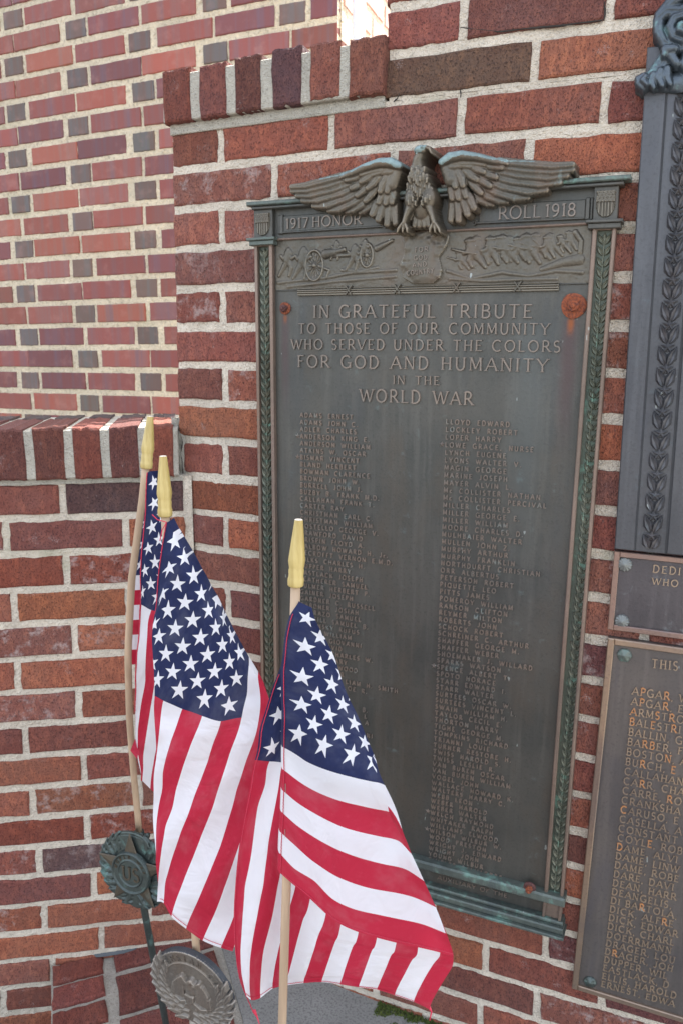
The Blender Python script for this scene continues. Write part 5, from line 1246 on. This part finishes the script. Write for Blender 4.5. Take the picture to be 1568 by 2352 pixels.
for u_, v_, x, y in ((.0, .01, 386, 1199), (.033, .073, 412, 1244), (.066, .135, 437, 1282), (.1, .2, 463, 1328), (.133, .30, 490, 1375), (.167, .40, 517, 1424), (.2, .455, 540, 1466), (.233, .506, 561, 1503)): U2.append((u_*1.5, v_)); W2.append((x, y, d2(x, y)))
F2f = tps_fit(U2, W2, 6e-4)
vL = lambda u: np.interp(u, [0, .167, .27, .367, .40, .53, .80, .93, 1.0], [0, 0, .07, .14, .175, .231, .308, .385, .40])
vR = lambda u: np.interp(u, [0, .033, .1, .167, .233, .25, .28, .33, .38, 1.0], [.008, .073, .2, .40, .506, .538, .615, .69, .79, .82])
nu, nw = 120, 70
Ug, Wg = np.meshgrid(np.linspace(0, 1, nu), np.linspace(0, 1, nw), indexing='ij'); Vg = vL(Ug)+(vR(Ug)-vL(Ug))*Wg
q = F2f(np.stack([Ug.ravel()*1.5, Vg.ravel()], 1)); P2 = pin3(q[:, 0], q[:, 1], q[:, 2]).reshape(nu, nw, 3)
cl = Cloth(); cl.grid(P2, np.stack([Ug, Vg], -1))
# turned-back part behind the right fold, running to the hoist on the staff, and behind the left fold
nt_ = 14; Pk = np.zeros((nt_, nu, 3)); Uk = np.zeros((nt_, nu, 2))
for i in range(nt_):
    t = i/(nt_-1)
    for j in range(nu):
        zst = np.interp(j/(nu-1), [0, 1], [s2t[2]-.012, s2t[2]-.30]); tt = (zst-s2b[2])/(s2t[2]-s2b[2]); cst = s2b+(s2t-s2b)*tt
        Pk[i, j] = P2[j, -1]*(1-t)+cst*t+np.array([0, .028*math.sin(math.pi*t**.6), 0])+np.array([.003*math.sin(math.pi*min(1, t*3)), 0, 0])*(t < .33)
        Uk[i, j] = (Ug[j, 0]*(1-t), vR(Ug[j, 0])*(1-t)+t*min(1, j/(nu-1)))
cl.grid(Pk, Uk)
Pk = np.zeros((6, nu, 3)); Uk = np.zeros((6, nu, 2))
for i in range(6):
    t = i/5
    Pk[i] = P2[:, 0]+np.minimum(.022, .6*np.linalg.norm(P2[:, -1]-P2[:, 0], axis=1))[:, None]*np.array([[t, 1.3*t**.7, 0]]); Uk[i, :, 0] = Ug[:, 0]; Uk[i, :, 1] = np.clip(vL(Ug[:, 0])*(1-t*.6), 0, 1)
cl.grid(Pk, Uk)
cl.build('flag_cloth', f2)
thread(hem(P2[:24, 0]), .0006, f2); thread(hem(P2[-2, 4:]), .00035, f2)
a = P2[0, 0]; 
for dx, dz in ((-.008, -.022), (-.016, .010)):
    V, F = tube([a, a+np.array([dx*.6, -.004, dz*.4]), a+np.array([dx, -.003, dz])], .0006, 5); mesh_obj('loose_thread', V, F, THR, f2)

# ---- rear flag on a bowed stick
def S1(y):                                    # staff centre line in the picture with its depth
    yy = [955, 1075, 1130, 1330, 1500, 1650, 1780, 1905]; xx = [345.5, 335, 330, 303, 294.5, 298, 308, 320]; dd = [1.0, 1.01, 1.02, 1.06, 1.09, 1.14, 1.19, 1.235]
    return np.interp(y, yy, xx), np.interp(y, yy, dd)
pts1 = [pin3(*[S1(y)[0]], y, S1(y)[1])[0] for y in np.linspace(1068, 1912, 24)]
f1 = thing('stick_flag', pts1[-1], 'small American flag on a bowed stick, furthest left, half hidden behind another flag', 'flag', 'small American flags on sticks')
V, F = tube(pts1, SR*.98, 14); mesh_obj('staff', V, F, WOOD, f1, smooth=True)
finial(pin3(336.5, 1076, 1.01)[0], pin3(345.8, 957, 1.0)[0], .0083, f1)
def d1(x, y): return S1(y)[1]-.022-.00012*max(0, x-330)
U1 = []; W1 = []
st1 = {(11, 1): (328, 1359.4), (9, 1): (333, 1309.4), (7, 1): (341, 1258), (5, 1): (350, 1211), (3, 1): (355, 1155), (1, 1): (354, 1108), (8, 2): (357, 1292), (10, 2): (347, 1341), (11, 3): (362, 1370), (9, 3): (372, 1325), (6, 2): (366, 1240)}
for (c, r_), (x, y) in st1.items(): U1.append((.4*c/12*1.5, 7*K*r_/10)); W1.append((x, y, d1(x, y)))
for x, y, u in ((337, 1086, 0), (335, 1114, .03), (333, 1153, .08), (329, 1211, .16), (324, 1265, .23), (322, 1309, .29), (323.5, 1378, .38), (321, 1450, .47), (313.5, 1531.6, .56), (311, 1600, .65), (310.5, 1689, .77), (312, 1740, .83)): U1.append((u*1.5, 0)); W1.append((x, y, d1(x, y)+.004))
for k, pts, u0, u1 in ((1, [(325.5, 1389), (323, 1435), (318, 1484), (314, 1523), (312.4, 1591), (311.4, 1689), (315, 1728), (323, 1777)], .4, .93), (1.9, [(346, 1401), (340.7, 1435), (335.8, 1460.7), (333, 1513), (334, 1552.5), (330, 1578), (324, 1597), (322, 1615), (323.7, 1632.6), (318, 1650), (316, 1679), (314, 1709), (325, 1785)], .4, .97),
                       (2.9, [(362, 1406), (358, 1500), (354, 1560), (351.5, 1591.5), (343.6, 1626.7), (339.7, 1650), (333, 1693), (329, 1728), (324, 1767), (326, 1793)], .4, 1), (3.9, [(380, 1412), (375, 1560), (366, 1680), (358, 1718), (351.5, 1748), (345.6, 1787), (344, 1810)], .4, 1), (5, [(400, 1420), (400, 1600), (380, 1740), (362, 1825)], .4, 1)):
    R = resample(pts, 8)
    for j, (x, y) in enumerate(R): U1.append(((u0+(u1-u0)*j/7)*1.5, k*K)); W1.append((x, y, d1(x, y)+.003*math.sin(j*1.3+k)))
F1f = tps_fit(U1, W1, 1e-4)
vL1 = lambda u: np.interp(u, [0, .38, .45, .56, .77, .93, 1.0], [0.005, .01, .05, .06, .07, .10, .2])
vR1 = lambda u: np.interp(u, [0, .03, .2, .4, 1], [.03, .08, .22, .38, .40])
nu = 90; nw = 40
Ug, Wg = np.meshgrid(np.linspace(0, 1, nu), np.linspace(0, 1, nw), indexing='ij'); Vg = vL1(Ug)+(vR1(Ug)-vL1(Ug))*Wg
q = F1f(np.stack([Ug.ravel()*1.5, Vg.ravel()], 1)); P1 = pin3(q[:, 0], q[:, 1], q[:, 2]).reshape(nu, nw, 3)
cl = Cloth(); cl.grid(P1, np.stack([Ug, Vg], -1))
nh = 60; Ph = np.zeros((10, nh, 3)); Uh = np.zeros((10, nh, 2))   # hoist panel seen behind, from the staff to the right
for j in range(nh):
    v = j/(nh-1); y = 1083+(1527-1083)*v; x, d = S1(y)
    for i in range(10):
        t = i/9; Ph[i, j] = pin3(x+1+t*45, y-3*t, d+.004+.012*math.sin(t*3))[0]; Uh[i, j] = (.10*t+.002, v)
cl.grid(Ph, Uh)
cl.build('flag_cloth', f1)
thread(hem(P1[:66, 0]), .0007, f1)
tri = [pin3(x, y, d)[0] for x, y, d in ((300, 1724, 1.13), (311, 1697, 1.14), (316, 1744, 1.13), (322, 1715, 1.15))]
o = mesh_obj('folded_corner', tri, [(0, 1, 3, 2)], THR, f1)

# ------------------------------------------------------------------ grave marker medallions
class Disc:
    def __init__(s, c, R_px, U_px, depth, R):
        s.c = pin3(c[0], c[1], depth)[0]
        s.R = R
    def frame(s, X, Z): s.X = X/np.linalg.norm(X); Zp = Z-(Z@s.X)*s.X; s.Z = Zp/np.linalg.norm(Zp); s.N = np.cross(s.X, s.Z)
    def W(s, A, Zz, Hh):                       # H towards the viewer
        A = np.atleast_1d(A); return s.c+A[:, None]*s.X+np.atleast_1d(Zz)[:, None]*s.Z+np.atleast_1d(Hh)[:, None]*s.N
def solve_disc(c, rv, uv_, depth, R):          # pick the yaw and tilt whose projection matches the two measured axes
    best = None; C = pin3(c[0], c[1], depth)[0]
    def pj(P):
        Q = P-np.array([0, 0, CAMZ]); d = Q@fwd; U = (Q@rx)/d; V = -(Q@upp)/d; return np.array([784+F_P*(cr*U+sr*V), 1176+F_P*(-sr*U+cr*V)])
    c0 = pj(C)
    for yaw in np.linspace(0, 1.3, 40):
        for tilt in np.linspace(-.7, .7, 29):
            for roll in np.linspace(-.5, .5, 21):
                X0 = np.array([math.cos(yaw), -math.sin(yaw), 0]); N0 = np.array([-math.sin(yaw), -math.cos(yaw), 0]); Z0 = np.array([0, 0, 1.])
                Z1 = Z0*math.cos(tilt)-N0*math.sin(tilt)
                X = X0*math.cos(roll)+Z1*math.sin(roll); Z = -X0*math.sin(roll)+Z1*math.cos(roll)
                e = np.sum((pj(C+X*R)-c0-rv)**2)+np.sum((pj(C+Z*R)-c0-uv_)**2)
                if best is None or e < best[0]: best = (e, X, Z)
    D = Disc(c, rv, uv_, depth, R); D.frame(best[1], best[2]); return D
def arc_text(D, text, rad, a_mid, span, hgt, h0, rise, mat, parent, name='inscription', flip=False):
    mb = MB(); n = len(text)
    for i, ch in enumerate(text):
        if ch not in G: continue
        th = math.radians(a_mid+span/2-span*(i/(n-1))); w_ = G[ch][0]*hgt*.9
        er = np.array([math.cos(th), math.sin(th)]); et = np.array([er[1], -er[0]])
        base = er*rad-et*w_/2
        glyphs(mb, ch, hgt, h0-.0003, h0+rise+(i % 3)*.00004, lambda q, base=base, er=er, et=et: tuple(base+et*q[0]+er*q[1]), wide=.9, wgt=.17, serif=False)
    V = mb.arr(); return mesh_obj(name, D.W(V[:, 0], V[:, 1], V[:, 2]), mb.F, mat, parent, uv=V[:, :2])
def wreath(h, R, rin, base, n=11, seed=1, start=-80, both=True):
    rr_ = random.Random(seed)
    for side in (-1, 1):
        for k in range(n):
            t = math.radians(-90+side*(8+k*(150/n)))
            for lay, (ro, an) in enumerate(((.80, 38), (.93, 16), (.68, 60))):
                p = np.array([math.cos(t), math.sin(t)])*R*(ro-.06); d = t+side*math.radians(90-an*1.1)
                q_ = p+np.array([math.cos(d), math.sin(d)])*R*.27
                h.path([p, (p+q_)/2, q_], [R*.03, R*.062, R*.02], base+.0004*((k+lay) % 3), .0028, .0007)
def disc_body(D, R, th, mat, parent, name, scallop=.0, n=72):
    V = []; F = []
    for rr_, hh in ((R*.96, -th), (R, -th*.8), (R, 0), (R*.97, .0008)):
        for k in range(n):
            t = 2*math.pi*k/n; q_ = rr_*(1+scallop*abs(math.sin(9*t))*(math.sin(t) < .55))
            V.append((q_*math.cos(t), q_*math.sin(t), hh))
    for j in range(3):
        for k in range(n): F.append((j*n+k, j*n+(k+1) % n, (j+1)*n+(k+1) % n, (j+1)*n+k))
    F.append(tuple(range(n-1, -1, -1))); F.append(tuple(3*n+k for k in range(n)))
    V = np.array(V); return mesh_obj(name, D.W(V[:, 0], V[:, 1], V[:, 2]), F, mat, parent)
# World War marker
D1 = solve_disc((309, 1998), np.array([87., 27.]), np.array([-13., -97.]), 1.215, .0675)
rodb = ground_px(402, 2352*1.0+150, 0)
rtop = D1.c-D1.N*.012-D1.Z*.04; r2 = pin3(382, 2352, 1.36)[0]; rfoot = r2+(r2-rtop)*(r2[2]/(rtop[2]-r2[2]))
k1 = thing('grave_marker', rfoot, 'round green bronze grave marker with a star and wreath, on a thin rod', 'grave marker', 'veteran grave markers holding the flags')
V, F = tube([rfoot, r2, rtop, D1.c-D1.N*.010+D1.Z*.02], .0058, 12); mesh_obj('rod', V, F, MARKG, k1, smooth=True)
disc_body(D1, .0655, .005, MARKG, k1, 'medallion', .03)
h = HF(-.072, .072, -.072, .072, .00095); R = .0675; rr0 = np.hypot(h.A, h.Z)
wreath(h, R, .6, .001, 11, 3)
h.up(.001+.0006*fbm(h.A*300, h.Z*300, 2), rr0 < R*.9)
h.build(D1.W, 'wreath', MARKG, k1, base=-.0005)
V = []; 
for i in range(10):
    r_ = (.0680 if i % 2 == 0 else .0275); t = math.radians(90+36*i); V.append((r_*math.cos(t), r_*math.sin(t), .0058))
V2 = [(0, 0, .0105)]+[(x*.94, y*.94, .0078) for x, y, z_ in V]
VV = np.array(V+V2); F = [(i, (i+1) % 10, 11+(i+1) % 10, 11+i) for i in range(10)]+[(11+i, 11+(i+1) % 10, 10) for i in range(10)]
mesh_obj('star', D1.W(VV[:, 0], VV[:, 1], VV[:, 2]), F, MARKB, k1)
h = HF(-.040, .040, -.040, .040, .0007); rr0 = np.hypot(h.A, h.Z)
h.up(np.full(rr0.shape, .0105), rr0 < .0350)
h.up(.0105+.0025*np.clip(1-((rr0-.0340)/.0020)**2, 0, 1)**.5, np.abs(rr0-.0340) < .0020)
h.up(.0105+.0018*np.clip(1-((rr0-.0225)/.0014)**2, 0, 1)**.5, np.abs(rr0-.0225) < .0014)
h.H = np.where(h.H > 0, h.H+.0004*(fbm(h.A*400, h.Z*400, 5)-.5), h.H)
ctr = h.build(D1.W, 'centre_boss', MARKG, k1, base=.004)
arc_text(D1, 'WORLD WAR', .0255, 90, 150, .0055, .0105, .0010, MARKB, ctr)
mb = MB(); glyphs(mb, 'US', .023, .0103, .0122, lambda q: (-.0155+q[0], -.0115+q[1]), wide=.95, wgt=.15, serif=True, gap=.12)
V = mb.arr(); mesh_obj('letters', D1.W(V[:, 0], V[:, 1], V[:, 2]), mb.F, MARKB, ctr, uv=V[:, :2])
for dx in (.010,):
    kb = pts1[-1]; V, F = tube([kb+np.array([0, 0, -.05]), kb+np.array([0, 0, .002])], .0085, 14); mesh_obj('flag_socket', V, F, MARKG, k1, smooth=True)
    sc = kb+np.array([.014, -.004, -.002]); V, F = tube([sc+np.array([-.006, 0, 0]), sc+np.array([.004, -.002, 0])], [.003, .005], 10); mesh_obj('thumb_screw', V, F, MARKG, k1, smooth=True)
# Persian Gulf marker
D2 = solve_disc((442.6, 2271), np.array([98., 45.8]), np.array([0., -78.7]), 1.035, .0640)
foot2 = np.array([D2.c[0]-.0, D2.c[1]+.03, 0.])
k2 = thing('grave_marker', foot2, 'round grey-brown bronze grave marker with an eagle relief, low in front', 'grave marker', 'veteran grave markers holding the flags')
V, F = tube([foot2, D2.c-D2.N*.012-D2.Z*.055], [.010, .012], 12); mesh_obj('rod', V, F, MARKP, k2, smooth=True)
disc_body(D2, .0625, .010, MARKE, k2, 'medallion', .02)
h = HF(-.070, .070, -.070, .070, .0009); R = .0640; rr0 = np.hypot(h.A, h.Z)
h.up(.0012+.0006*fbm(h.A*200, h.Z*200, 2), rr0 < R*.965)
for side in (-1, 1):
    for k in range(9):
        t = math.radians(-90+side*(6+k*13)); p = np.array([math.cos(t), math.sin(t)])*R*.84; d = t+side*math.radians(62); q_ = p+np.array([math.cos(d), math.sin(d)])*R*.34
        h.path([p, (p+q_)/2, q_], [R*.04, R*.085, R*.02], .0018, .0036, .001)
        p2_ = np.array([math.cos(t), math.sin(t)])*R*.66; q2 = p2_+np.array([math.cos(d), math.sin(d)])*R*.3; h.path([p2_, (p2_+q2)/2, q2], [R*.03, R*.07, R*.02], .0014, .003, .0008)
def W2_(P, r, b, bl, rg=.0006):
    for s_ in (-1, 1): h.path([np.array([x*s_, z_]) for x, z_ in P], r, b, bl, rg)
for k in range(7):
    f = k/6; W2_([(.006+.002*k, .012-.001*k), (.014+.0025*k, .022-.004*k), (.013+.0030*k, .006-.006*k+.012), (.011+.0028*k, -.012-.001*k)], .0026, .003+.0004*(6-k), .0022)
for k in range(4): W2_([(.006, .014-.004*k), (.019+.002*k, .016-.006*k), (.027, .004-.006*k)], .0024, .0044, .002)
h.ell((0, .002), .0085, .013, .004, .0045); h.path([(0, .008), (-.001, .017), (.002, .021)], [.006, .0045, .004], .005, .004); h.path([(.003, .021), (.008, .0195)], [.0025, .001], .006, .003)
h.poly([(-.0075, -.004), (.0075, -.004), (.0075, -.012), (.004, -.019), (0, -.021), (-.004, -.019), (-.0075, -.012)], np.where(np.mod(h.A/.0026, 1) < .5, .0096, .0088))
for k in range(-3, 4): h.path([(k*.0012, -.020), (k*.0028, -.031)], [.002, .0026], .0035, .002, .0004)
W2_([(.004, -.020), (.016, -.027), (.026, -.022)], .0028, .0035, .0025)
h.up(.0016+.0016*np.clip(1-((rr0-R*.70)/.0014)**2, 0, 1)**.5, (np.abs(rr0-R*.70) < .0014) & (h.Z > .0))
h.H = np.where(h.H > 0, h.H+.0007*(fbm(h.A*350, h.Z*350, 5)-.5), h.H)
rl2 = h.build(D2.W, 'eagle_relief', MARKP, k2, base=-.002)
arc_text(D2, 'PERSIAN GULF', R*.75, 84, 132, .0098, .0016, .0016, MARKP, k2)
V, F = tube([s2b+np.array([0, 0, -.10]), s2b+np.array([.000, 0, -.012])], .0090, 14); mesh_obj('flag_socket', V, F, MARKE, k2, smooth=True)
sc = s2b+np.array([.018, -.006, -.030]); V, F = tube([sc+np.array([-.012, 0, 0]), sc+np.array([.004, -.003, 0])], [.004, .0065], 12); mesh_obj('thumb_screw', V, F, MARKE, k2, smooth=True)
